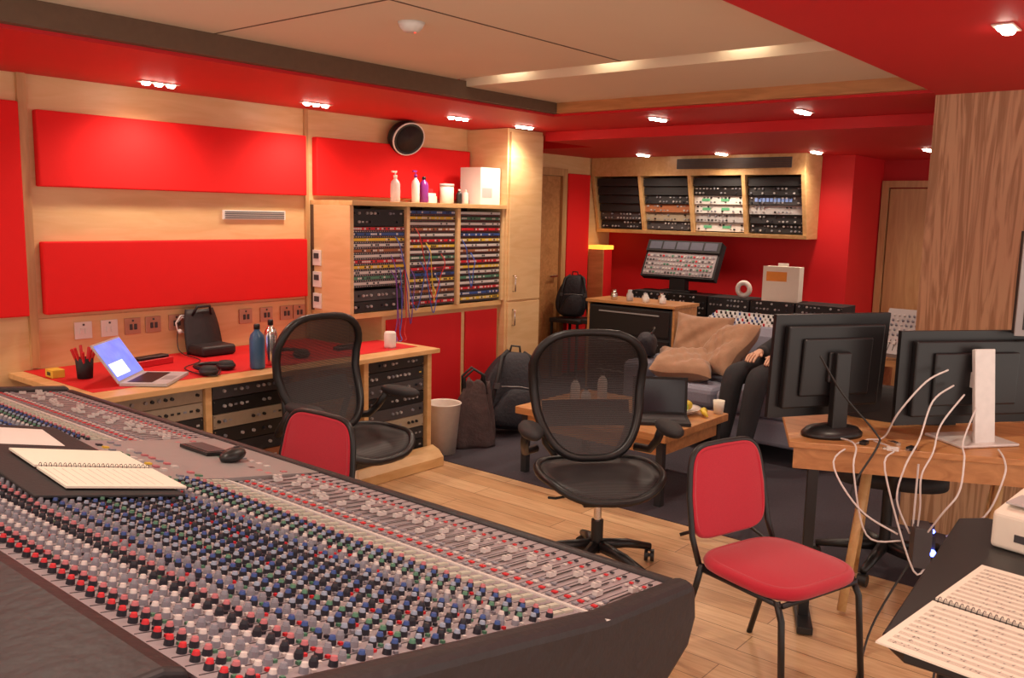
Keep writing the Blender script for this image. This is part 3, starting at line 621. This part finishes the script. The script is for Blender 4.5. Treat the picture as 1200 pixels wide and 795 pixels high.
def pillow(w,h,t,seed):
    rnd=random.Random(seed);p=[rnd.random()*6 for _ in range(4)]
    def s(sg):
        def fn(u,v):
            x=(u-.5)*2;y=(v-.5)*2
            e_=max(0,(1-x**4))*max(0,(1-y**4))
            wr=.10*math.sin(5*x+p[0])*math.cos(4*y+p[1])+.07*math.sin(11*x+8*y+p[2])+.05*math.sin(-9*x+15*y+p[3])
            return (x*w/2*(1-.10*(1-y*y)),y*h/2*(1-.10*(1-x*x)),sg*t/2*e_**.5*(1+wr)+.012*math.sin(4*x+3*y+p[0]))
        return fn
    return MB().surf(s(1),26,26,BROWNC).surf(s(-1),26,26,BROWNC)
for i,(x,y,z,rx,ry,rz) in enumerate([(5.93,3.05,.66,.1,-1.15,.15),(5.60,3.0,.55,.08,-.15,.35),(5.80,2.78,.66,-.15,-.85,-.45)]):
    pillow(.46,.44,.17,i).obj("cushion",label=["brown satin cushion leaning on sofa back","brown satin cushion lying flat on sofa seat","crumpled brown cushion slumped in front of others"][i],cat="cushion",loc=(x,y,z),rot=(rx,ry,rz),group="brown cushions on sofa")
e=thing("shoulder_bag","soft black bag on sofa arm beside brown cushions","bag",(5.62,3.33,.565),rz=.5)
MB().surf(lump(.15,.08,.09,21,k=.04),30,22,NAVY).obj("bag_body",e);MB().tube([(-.1,0,.14),(-.05,-.05,.2),(.05,-.05,.21),(.1,0,.14)],.008,BLK).obj("bag_handle",e)
# ---------------------------------------------------------------- person lounging on sofa
po=Vector((5.7,2.3,.45));pe=thing("person","person in black clothes lounging back on the sofa","person",po)
def skin(name,verts,edges,mt,parent,label=None,sub=2,root=0):
    me=bpy.data.meshes.new(name);me.from_pydata([Vector(v[0])-po for v in verts],edges,[]);me.materials.append(mt)
    o_=bpy.data.objects.new(name,me);COL.objects.link(o_);o_.parent=parent
    md=o_.modifiers.new("sk","SKIN");md.use_smooth_shade=True
    for i,v in enumerate(verts):
        r=v[1];me.skin_vertices[0].data[i].radius=(r,r)
    me.skin_vertices[0].data[root].use_root=True
    q=o_.modifiers.new("ss","SUBSURF");q.levels=sub;q.render_levels=sub
    if label:o_["label"]=label
    return o_
pel=(5.74,2.36,.57);ch=(5.87,2.18,.68);nk=(5.92,2.08,.745);hd=(5.93,2.01,.80)
hips=[Vector((5.68,2.43,.56)),Vector((5.64,2.28,.56))];knees=[Vector((5.26,2.46,.60)),Vector((5.24,2.29,.60))];ank=[Vector((5.12,2.46,.12)),Vector((5.08,2.29,.12))]
arms=[[(5.82,2.31,.80),(5.66,2.44,.70),(5.45,2.38,.72)],[(5.86,2.06,.66),(5.64,2.10,.60),(5.45,2.25,.71)]]
bv=[(pel,.11),((5.80,2.28,.62),.105),(ch,.11),(nk,.05),(hd,.078),((5.94,1.97,.835),.07)];be=[(0,1),(1,2),(2,3),(3,4),(4,5)]
for ai,a in enumerate(arms):
    sy=1 if ai==0 else -1
    n0=len(bv);bv+=[(a[0],.05),(a[1],.038),(a[2],.026)];be+=[(2,n0),(n0,n0+1),(n0+1,n0+2)]
    w=a[2];n1=len(bv);bv+=[((w[0]-.05,w[1]-sy*.01,w[2]-.005),.026)];be+=[(n0+2,n1)]
    for f_ in range(4):
        yy=w[1]+(f_-1.5)*.019;L=[.06,.07,.066,.05][f_];n2=len(bv)
        bv+=[((w[0]-.085,yy,w[2]-.006),.0095),((w[0]-.085-L*.55,yy,w[2]-.02),.0085),((w[0]-.085-L,yy,w[2]-.045),.0075)];be+=[(n1,n2),(n2,n2+1),(n2+1,n2+2)]
    n2=len(bv);bv+=[((w[0]-.04,w[1]-sy*.035,w[2]),.0105),((w[0]-.075,w[1]-sy*.05,w[2]-.01),.009)];be+=[(n1,n2),(n2,n2+1)]
for i in range(2):
    n0=len(bv);bv+=[(hips[i],.085),(knees[i],.058),((knees[i]+ank[i])/2,.045),(ank[i],.032)];be+=[(0,n0),(n0,n0+1),(n0+1,n0+2),(n0+2,n0+3)]
skin("body",bv,be,SKIN,pe)
CLO=mat("black_clothes",(.015,.014,.018),.85,bump=.2)
tv=[(pel,.12)];te=[]
for i in range(2):
    n0=len(tv);tv+=[(hips[i],.10),(knees[i],.078),((knees[i]+ank[i])/2,.066),(ank[i]+Vector((0,0,.03)),.052)];te+=[(0,n0),(n0,n0+1),(n0+1,n0+2),(n0+2,n0+3)]
skin("trousers",tv,te,CLO,pe,"black trousers")
jv=[((5.76,2.34,.59),.12),((5.80,2.28,.62),.12),(ch,.125),((5.90,2.12,.72),.07)];je=[(0,1),(1,2),(2,3)]
for a in arms:
    n0=len(jv);jv+=[(a[0],.065),(a[1],.05),((a[2][0]+.03,a[2][1],a[2][2]),.038)];je+=[(2,n0),(n0,n0+1),(n0+1,n0+2)]
skin("jumper",jv,je,CLO,pe,"black jumper")
def ofs(t): return tuple(Vector(t)-po)
MB().ball(ofs((5.965,1.965,.84)),(.09,.085,.09),mat("dark_hair",(.03,.015,.01),.7),18).obj("hair",pe,"dark hair")
for sy in(-1,1): MB().ball(ofs((5.862,2.0+sy*.03,.83)),.011,WHITE,10).ball(ofs((5.853,2.0+sy*.03,.83)),.006,INK,8).obj("eye",pe)
MB().ball(ofs((5.853,2.01,.808)),(.018,.012,.02),SKIN,10).obj("nose",pe)
MB().ball(ofs((5.862,2.025,.775)),(.01,.025,.006),mat("lips",(.45,.15,.12),.5),10).obj("mouth",pe)
for i in range(2): MB().ball(ofs((ank[i].x-.05,ank[i].y,.052)),(.13,.045,.045),BLKM,16).obj("shoe",pe,"black shoe")
# ---------------------------------------------------------------- back area
rb=thing("wall_rack_shelf","maple wall mounted rack housing with four bays","rack cabinet",(7.6,4.0,1.45));o=(7.6,4.0,1.45)
m=MB().bx(7.42,7.795,2.93,5.12,1.97,2.149,WOODH)
for y in(2.93,3.475,4.01,4.545,5.085): 
    m.prism([(7.55,1.45),(7.795,1.45),(7.795,1.97),(7.42,1.97)],'y',y,y+.035,WOODH)
m.prism([(7.55,1.42),(7.795,1.42),(7.795,1.455),(7.54,1.455)],'y',2.93,5.12,WOODH).bx(7.76,7.79,2.95,5.1,1.45,1.97,BLK)
m.obj("housing",rb,off=o,bev=.002)
g=MB().bx(7.405,7.419,3.05,4.15,2.03,2.12,DGR)
for i in range(5): g.bx(7.40,7.405,3.06,4.14,2.038+i*.016,2.044+i*.016,WOODDK)
g.obj("vent_grille",rb,"dark slotted vent grille",off=o)
sty=[[8,3,4,2,3,3],[8,0,5,5,2,5],[8,8,3,6,7,1],[8,8,8,8,1,3]]
for b,y in enumerate((3.22,3.76,4.295,4.83)):
    for k_,s_ in enumerate(sty[b][::-1]):
        z=1.465+k_*.082
        x=7.56-(z-1.45)*.25+.02
        rackunit(x,y,z,.49,.08,s_,"plain dark rack panel in slanted wall housing" if s_==8 else "rack unit mounted in slanted wall housing",rz=-pi/2,group="rack gear in wall housing",led=.01,dens=.6)
e=thing("cabinet_lamp","tall red wooden pedestal with glowing amber top","lamp",(7.45,4.99,.005))
MB().bx(-.08,.08,-.08,.08,0,1.245,RED).bx(-.09,-.08,-.09,.09,0,1.245,WOODT).obj("lamp_body",e)
MB().bx(-.09,.09,-.09,.09,1.245,1.285,mat("amber_glow",(1,.45,.05),.5,emit=1.6)).obj("lamp_shade",e,"glowing amber top")
bd=thing("studio_desk","dark long studio desk along the red wall","desk",(7.1,3.6,0));o=(7.1,3.6,0)
MB().bx(6.66,7.75,2.30,4.66,.59,.63,BLKM).obj("desk_top",bd,off=o,bev=.004)
for y in(2.4,3.5,4.6): MB().bx(6.72,7.7,y-.02,y+.02,.005,.59,BLKM).obj("leg",bd,off=o)
for i in range(5):
    rackunit(7.12,2.62+i*.40,.631,.385,.27,0 if i%2 else 3,"black sloped outboard module with rows of knobs",rz=-pi/2,tilt=0,d=.3,group="outboard modules on studio desk",led=.01)
e=thing("control_surface","raised grey digital control surface with small screens","control surface",(7.26,4.02,.902),rz=-pi/2)
m=MB(T(0,0,.13,rx=-.45)).bx(-.38,.38,-.01,.07,0,.36,BLKM).bx(-.36,.36,-.014,-.01,.015,.24,PANEL).bx(-.38,.38,-.03,.0,.25,.36,BLKM)
for i in range(5): m.bx(-.35+i*.143,-.225+i*.143,-.033,-.03,.27,.345,mat("small_screen",(.12,.12,.15),.2,emit=.1))
for i in range(22):
    for j in range(5):
        m.bx(-.35+i*.032,-.35+i*.032+.016,-.022,-.014,.03+j*.042,.03+j*.042+.016,random.choice([LGR,KGRY,LGR,KWHT,KRED,KGRN,DGR]))
m.obj("surface_panel",e)
MB().bx(-.08,.08,.02,.10,0,.2,BLKM).bx(-.15,.15,-.02,.14,0,.015,BLKM).obj("stand",e)
e=thing("carton","cream cardboard carton with orange label on outboard","box",(7.22,2.98,.902),rz=-pi/2+.15)
MB().bx(-.15,.15,-.08,.08,0,.29,PAPER).bx(-.12,.05,-.081,-.08,.17,.25,mat("orange_label",(.85,.3,.04),.6)).bx(-.15,.15,-.082,-.08,.29,.295,PAPER).obj("carton_body",e,bev=.003)
MB().bx(-.04,.04,-.03,.0,.295,.32,WHITE).obj("flap",e)
MB().tube([(.0,.055*math.cos(t),.055*math.sin(t)+.078) for t in [2*pi*i/20 for i in range(20)]],.022,WHITE,8,closed=True).obj("tape_roll",label="white tape roll standing on outboard modules",cat="tape roll",loc=(7.2,3.32,.902))
e=thing("fader_mixer","grey compact mixer with faders on studio desk","mixer",(6.885,3.10,.631),rz=-pi/2)
m=MB().prism([(-.22,0),(.21,0),(.21,.16),(-.22,.04)],'x',-.40,.34,LGR)
a_=math.atan2(.12,.43)
for i in range(17):
    for j in range(6):
        M=T(-.375+i*.043,-.17+j*.062,.054+j*.062*.28,rx=a_)
        if j<2:m.bx(-.006,.006,-.012,.012,0,.02,random.choice([BLK,KWHT,KRED]),M=M)
        else:m.cyl((0,0,0),(0,0,.02),.009,m=random.choice([BLK,KBLU,KRED,KWHT,BLK]),n=8,M=M)
m.obj("mixer_body",e)
e=thing("drawer_cabinet","dark equipment cabinet with reddish wooden lid and sides","cabinet",(6.42,3.87,0))
MB().bx(-.2,.17,-.41,.39,.06,.84,BLKM).bx(-.2,.17,-.43,-.41,.06,.86,WOODT).bx(-.2,.17,.39,.41,.06,.86,WOODT).obj("cabinet_body",e)
MB().bx(-.22,.19,-.44,.42,.86,.885,WOODT).obj("lid",e,bev=.003)
for z in(.12,.38,.62):
    dr=MB().bx(-.215,-.2,-.39,.37,z,z+.21,BLK).obj("drawer",e,bev=.003)
    MB().bx(-.225,-.215,-.3,.28,z+.17,z+.18,GREY).obj("handle",dr)
for x in(-.15,.12):
    for y in(-.36,.34): MB().cyl((x,y-.015,.033),(x,y+.015,.033),.028,m=BLK).obj("castor",e)
for i in range(11):
    x=6.30+(i%3)*.08;y=3.60+i*.052;h=random.uniform(.05,.10)
    MB().lathe([(.022,0),(.028,.004),(.028,h*.6),(.014,h*.8),(.018,h),(0,h)],(0,0,0),random.choice([CHROME,CHROME,WHITE,LGR]),14).obj("metal_knob",label="small silver turned piece standing on dark cabinet",cat="metal piece",loc=(x,y,.886),group="silver pieces on dark cabinet")
backpack((6.86,4.88,.62),math.radians(-60),"black rucksack resting on stool by red panel",.74,tx=0,ty=0)
e=thing("stool","dark square stool carrying the black rucksack","stool",(6.86,4.88,0))
MB().bx(-.17,.17,-.17,.17,.57,.61,BLKM).obj("seat",e,bev=.01)
for x in(-.15,.15):
    for y in(-.15,.15):MB().cyl((x,y,.005),(x,y,.57),.014,m=BLK).obj("leg",e)
e=thing("broadcast_mixer","pale grey mixer tilted up on wooden stand","mixer",(6.45,1.68,0),rz=-pi/2)
MB().bx(-.24,.24,-.16,.2,.60,.64,WOODT).bx(-.24,-.2,-.16,.2,0.005,.6,WOODT).bx(.2,.24,-.16,.2,.005,.6,WOODT).obj("stand",e)
M=T(0,-.12,.66,rx=.75)
m=MB(M).bx(-.24,.24,0,.42,0,.04,LGR)
for i in range(14):
    m.bx(-.22+i*.033,-.22+i*.033+.004,.03,.13,.04,.042,BLK);m.bx(-.225+i*.033,-.225+i*.033+.014,.05+random.random()*.05,.07+random.random()*.05,.042,.055,KWHT)
    for j in range(5): m.cyl((-.218+i*.033,.17+j*.045,.04),(-.218+i*.033,.17+j*.045,.055),.008,m=random.choice([KGRY,KWHT,KGRY]),n=6)
m.obj("mixer_surface",e);MB().bx(-.22,.22,.1,.16,.64,.8,LGR).obj("riser",e)
# ---------------------------------------------------------------- computer desk
DT=thing("computer_desk","wooden computer desk with black legs and trestle","desk",(3.24,1.27,0),rz=math.radians(-64.5))
MB().bx(0,1.7,0,.66,.725,.75,WOODT).obj("desk_top",DT,bev=.003)
MB().bx(.02,1.68,.02,.04,.64,.725,WOODT).bx(.02,1.68,.6,.62,.66,.725,WOODT).obj("apron",DT)
for x,y in((.10,.05),(1.55,.05)):
    MB().bx(x-.02,x+.02,y-.01,y+.03,.03,.725,BLK).bx(x-.03,x+.03,y-.12,y+.62,0.006,.034,BLK).obj("leg",DT,"black steel leg",bev=.003)
for x in(.36,.86):
    MB().tube([(x,.38,.72),(x-.10,.18,.012)],.022,WOODH,4).tube([(x,.38,.72),(x,.62,.02)],.022,WOODH,4).tube([(x-.06,.26,.25),(x,.52,.25)],.016,WOODH,4).tube([(x-.02,.33,.62),(x+.25,.33,.62)],.018,WOODH,4).obj("trestle",DT,"pale wooden trestle")
def monitor(loc,rz,lab,w,h,zc,st,stm,tilt=0,sw=.045):
    e=thing("computer_monitor",lab,"monitor",loc,rz)
    M=T(0,0,zc,rx=tilt)
    MB(M).bx(-w/2,w/2,.0,.02,-h/2,h/2,BLK).bx(-w/2+.012,w/2-.012,.0205,.021,-h/2+.012,h/2-.012,mat("screen_dark",(.01,.01,.012),.1)).obj("screen",e,bev=.004)
    MB(M).prism([(-w*.42,-h*.4),(w*.42,-h*.4),(w*.42,h*.4),(-w*.42,h*.4)],'y',-.03,.0,BLK).prism([(-w*.3,-h*.28),(w*.3,-h*.28),(w*.3,h*.28),(-w*.3,h*.28)],'y',-.045,-.03,BLK).obj("back_shell",e,bev=.01)
    if st=='slab':
        MB().prism([(-.11,.0),(-.105,0),(-.055,zc+.12),(-.075,zc+.125),(-.12,.01)],'x',-sw,sw,stm).obj("stand",e,"pale metal slab stand",bev=.004)
        MB().bx(-.13,.13,-.15,.06,0,.012,stm).obj("foot",e,bev=.005)
        MB().bx(-.03,.03,-.08,-.04,zc-.03,zc+.03,stm).obj("hinge",e)
    else:
        MB().bx(-.035,.035,-.085,-.05,.01,zc+.06,BLK).bx(-.05,.05,-.06,-.04,zc-.06,zc+.06,BLK).obj("stand",e,bev=.006)
        MB().lathe([(.0,.0),(1,0),(1,.012),(.85,.03),(.3,.045),(0,.045)],(0,-.04,0),BLK,28,sx=.13,sy=.09).obj("foot",e)
    return e
monitor((3.48,1.22,.751),math.atan2(-.53,.85),"black monitor seen from behind on wooden desk",.54,.41,.275,'col',BLK,tilt=.05)
monitor((3.78,.78,.751),math.radians(-38),"black monitor with pale metal stand seen from behind",.63,.37,.245,'slab',mat("pale_alu",(.72,.67,.64),.35,metal=.2))
e=thing("tall_monitor","grey framed screen on tall stand at desk end","monitor",(4.02,.41,.751),rz=math.radians(-60))
MB().bx(-.28,.28,0,.04,.42,.82,BLK).bx(-.285,.285,-.01,.0,.415,.825,GREY).bx(-.26,.26,-.012,-.01,.44,.80,BLK).obj("screen",e,bev=.004)
MB().cyl((0,.05,0),(0,.05,.6),.018,m=BLK).bx(-.1,.1,-.05,.12,0,.012,BLK).obj("stand",e)
ZS=.47
for i,pts in enumerate([
 [(3.62,.82,1.04),(3.52,.87,1.0),(3.45,.94,.88),(3.5,1.0,.765),(3.42,1.05,.757),(3.25,1.10,.70),(3.2,.98,.56),(3.28,.86,ZS)],
 [(3.64,.80,.98),(3.52,.84,.93),(3.42,.85,.80),(3.30,.86,.72),(3.27,.87,.60),(3.32,.83,ZS)],
 [(3.64,.76,.95),(3.5,.80,.85),(3.38,.79,.77),(3.29,.80,.70),(3.31,.80,.58),(3.34,.81,ZS)],
 [(3.66,.72,.90),(3.5,.72,.80),(3.40,.69,.762),(3.32,.68,.66),(3.29,.72,.58),(3.33,.78,ZS)],
 [(3.35,1.25,.757),(3.40,1.15,.757),(3.33,1.05,.757),(3.24,1.02,.68),(3.25,.96,.45),(3.33,.86,ZS-.04)],
 [(3.60,.62,.77),(3.5,.58,.757),(3.40,.56,.72),(3.36,.6,.58),(3.38,.72,ZS)],
 [(3.45,1.02,.757),(3.36,.92,.757),(3.27,.92,.70),(3.30,.80,.34),(3.36,.76,.40)]]):
    cable(pts,.0036,CWH,"white power cable hanging from desk",group="white cables behind monitors")
for pts in [[(3.2,1.16,1.1),(3.3,1.1,.95),(3.40,1.0,.8),(3.36,.98,.757),(3.23,1.02,.60),(3.28,.95,.50),(3.34,.86,ZS)],[(3.40,.78,ZS),(3.25,.9,.15),(3.1,.9,.012),(2.9,.85,.012),(2.7,.75,.012),(2.4,.9,.012),(2.2,.8,.012)],[(3.38,.80,ZS),(3.3,.7,.2),(3.1,.66,.012),(2.8,.6,.012),(2.6,.66,.012)]]:
    cable(pts,.004,CBK,"black cable trailing from desk")
e=thing("power_strip","white power strip with blue light among cables","power strip",(3.36,.80,ZS-.03),rot=(0,0,.4))
MB().bx(-.05,.05,-.03,.03,-.09,.06,DGR).bx(.0,.05,-.035,-.03,-.08,.05,WHITE).obj("strip_body",e,bev=.006)
MB().bx(-.03,.0,-.045,-.03,-.02,.03,BLK).bx(.01,.035,-.045,-.03,.02,.06,BLK).obj("plug",e)
MB().ball((-.04,-.035,-.03),.014,LEDB,10).ball((-.02,-.035,.045),.008,LEDB,10).obj("indicator_light",e,"glowing blue light")
MB().cyl((0,.03,.05),(0,.03,.285),.004,m=CWH,n=6).obj("hanging_strap",e)
for i,(x,y) in enumerate([(3.40,1.04),(3.47,.95),(3.38,.93),(3.44,.88)]):
    MB().bx(-.02,.02,-.012,.012,0,.012,[BLK,CHROME,WHITE,BLK][i]).bx(.02,.034,-.006,.006,.002,.009,CHROME).obj("adapter",label="small cable adapter lying on desk",cat="adapter",loc=(x,y,.751),rz=i)
e=thing("task_chair","black swivel chair tucked behind the computer desk","chair",(4.14,1.14,.0),rz=1.9)
b=MB()
for i in range(5):
    a=2*pi*i/5;b.tube([(0,0,.11),(math.cos(a)*.3,math.sin(a)*.3,.075)],[.03,.016],BLK,8)
bs=b.obj("star_base",e)
for i in range(5):
    a=2*pi*i/5;MB(T(math.cos(a)*.3,math.sin(a)*.3,.034,rz=a)).cyl((-.0,-.02,0),(0,.02,0),.028,m=BLK,n=14).obj("castor",bs)
MB().cyl((0,0,.1),(0,0,.42),.025,m=BLK).obj("gas_column",e)
MB().disk([(.24*sgn(math.cos(t),.6),.23*sgn(math.sin(t),.6)) for t in [2*pi*i/30 for i in range(30)]],(0,0),lambda x,y:(x,y,.46+.09*(x*x+y*y)),BLKM,4).obj("seat",e,solid=.06)
MB().surf(lambda u,v:((u-.5)*.42,.24+.05*v-.3*(u-.5)**2,.55+.35*v),8,6,BLKM).obj("backrest",e,solid=.05)
MB().tube([(0,.0,.42),(0,.24,.42),(0,.28,.6)],.02,BLK).obj("back_support",e)
e=thing("microphone_stand","low black tripod stand base on carpet","stand",(4.02,1.80,.006))
for i in range(3):
    a=2*pi*i/3+2.3;MB().tube([(0,0,.10),(math.cos(a)*.30,math.sin(a)*.30,.012)],.009,BLK,8).obj("leg",e)
MB().cyl((0,0,.08),(0,0,.36),.011,m=BLK).cyl((0,0,.09),(0,0,.13),.02,m=BLK).obj("pole",e)
# ---------------------------------------------------------------- near table
nt_=thing("black_table","black topped table carrying sheet music","table",(2.3,.1,0));o=(2.3,.1,0)
MB().prism([(1.80,-.7),(2.82,-.7),(2.82,.50),(2.76,.56),(1.86,.50),(1.80,.44)],'z',.715,.742,BLK).obj("table_top",nt_,off=o,bev=.006)
for x,y in((1.9,.38),(2.7,.42),(1.9,-.6),(2.7,-.6)): MB().cyl((x,y,0),(x,y,.715),.018,m=BLK).obj("leg",nt_,off=o)
e=thing("sheet_music_book","spiral bound sheet music lying open on table","sheet music",(2.07,.27,.743),rz=math.radians(-7))
STF=mat("stave_ink",(.30,.26,.22),.9)
def st2(m,x0,x1,y0,y1,z):
    n=10
    for i in range(n):
        x=x0+.02+i*(x1-x0-.03)/n
        for j in range(5): m.bx(x+j*.003,x+j*.003+.0004,y0+.015,y1-.015,z,z+.0003,STF)
        for j in range(22):
            yy=y0+.02+random.random()*(y1-y0-.04);xx=x+random.random()*.012
            m.bx(xx,xx+.0022,yy,yy+.0028,z+.0003,z+.0006,INK)
            if random.random()<.5:m.bx(xx,xx+.009,yy,yy+.0005,z+.0003,z+.0006,INK)
m=MB().bx(-.30,-.008,-.24,.19,0,.004,PAPER);st2(m,-.30,-.01,-.24,.19,.004);m.obj("page",e)
m=MB().bx(.008,.30,-.24,.19,0,.006,PAPER);st2(m,.008,.30,-.24,.19,.006);m.obj("page",e)
m=MB()
for i in range(36):
    y=-.235+i*.0118;m.tube([(.011*math.cos(a),y,.004+.010*math.sin(a)) for a in [2*pi*j/8 for j in range(9)]],.0009,BLK,4)
m.obj("spiral_binding",e,"black wire spiral")
e=thing("desktop_printer","small cream coloured device with grey lid on table","printer",(2.66,.30,.743),rz=-.2)
MB().prism([(-.12,0),(.12,0),(.12,.09),(.06,.13),(-.12,.10)],'y',-.16,.12,PAPER).obj("case",e,bev=.012)
MB().bx(-.09,.06,-.14,.10,.118,.122,LGR).bx(-.06,.04,-.1,.06,.122,.124,WHITE).obj("lid",e)
MB().bx(-.122,-.12,-.1,.06,.03,.05,DGR).obj("slot",e)
# ---------------------------------------------------------------- downlights, painted slot glints and added fill spots
def spot(x,y,z,power,size=150,soft=.06,col=(1,.82,.63)):
    l=bpy.data.lights.new("spot","SPOT");l.energy=power;l.spot_size=math.radians(size);l.spot_blend=.9;l.shadow_soft_size=soft;l.color=col
    lo=bpy.data.objects.new("spot",l);COL.objects.link(lo);lo.location=(x,y,z)
def downlight(x,y,z,n=3,power=30):
    e=thing("ceiling_downlight","cluster of small recessed spotlights in red ceiling","ceiling light",(x,y,z),group="recessed ceiling spotlights")
    w=.035*n;MB().bx(-w,w,-.032,.032,-.006,-.0005,mat("light_rim",(.75,.5,.42),.4)).obj("trim_plate",e,bev=.003)
    for i in range(n):
        MB(T((i-(n-1)/2)*.068,0,-.010)).lathe([(.0,-.010),(.016,-.009),(.022,-.001),(.022,.004)],(0,0,0),LED,12).obj("bulb",e,"glowing bulb")
    spot(x,y,z-.04,power)
for x,y in[(2.44,4.40),(3.43,4.38),(4.42,4.14),(5.1,4.12),(5.75,4.25),(.9,4.3)]: downlight(x,y,2.22,power=33)
for x,y in[(5.08,3.0),(5.12,2.06)]: downlight(x,y,2.22,power=40)
for x,y in[(7.1,4.33),(7.2,3.6),(7.3,2.8),(7.35,1.95)]: downlight(x,y,2.15,power=27)
downlight(3.25,.66,2.22,2,power=38);downlight(1.6,.5,2.22,2,power=38);downlight(5.0,.0,2.22,2,power=20)
for y in(3.15,2.5,1.8):
    MB().bx(3.74,3.79,y-.10,y+.10,2.389,2.399,mat("painted_glint",(1,.88,.7),.5,emit=9)).obj("slot_glint",label="emissive strip imitating downlight reflections in ceiling slot",cat="ceiling light",group="painted glints in ceiling slot",off=(3.78,y,2.39))  # emissive strips stand in for downlight reflections, not real fittings
e=thing("smoke_detector","white round smoke detector on cream ceiling","smoke detector",(2.52,2.62,2.33))
MB().lathe([(.0,-.035),(.03,-.035),(.045,-.02),(.055,-.0005)],(0,0,0),WHITE,20).obj("detector_body",e);MB().cyl((.02,0,-.037),(.02,0,-.034),.004,m=LEDR,n=8).obj("indicator",e)
for x,y in[(1.0,2.4),(3.0,2.4),(-.4,1.5),(.6,.6)]:  # fill spots added to brighten the room, no fixtures behind them
    spot(x,y,2.28 if y>1.3 else 2.19,46,160,.15,(1,.85,.70))
w=bpy.data.worlds.new("world");S.world=w;w.use_nodes=True
bg=w.node_tree.nodes["Background"];bg.inputs[0].default_value=(1,.86,.75,1);bg.inputs[1].default_value=1.6
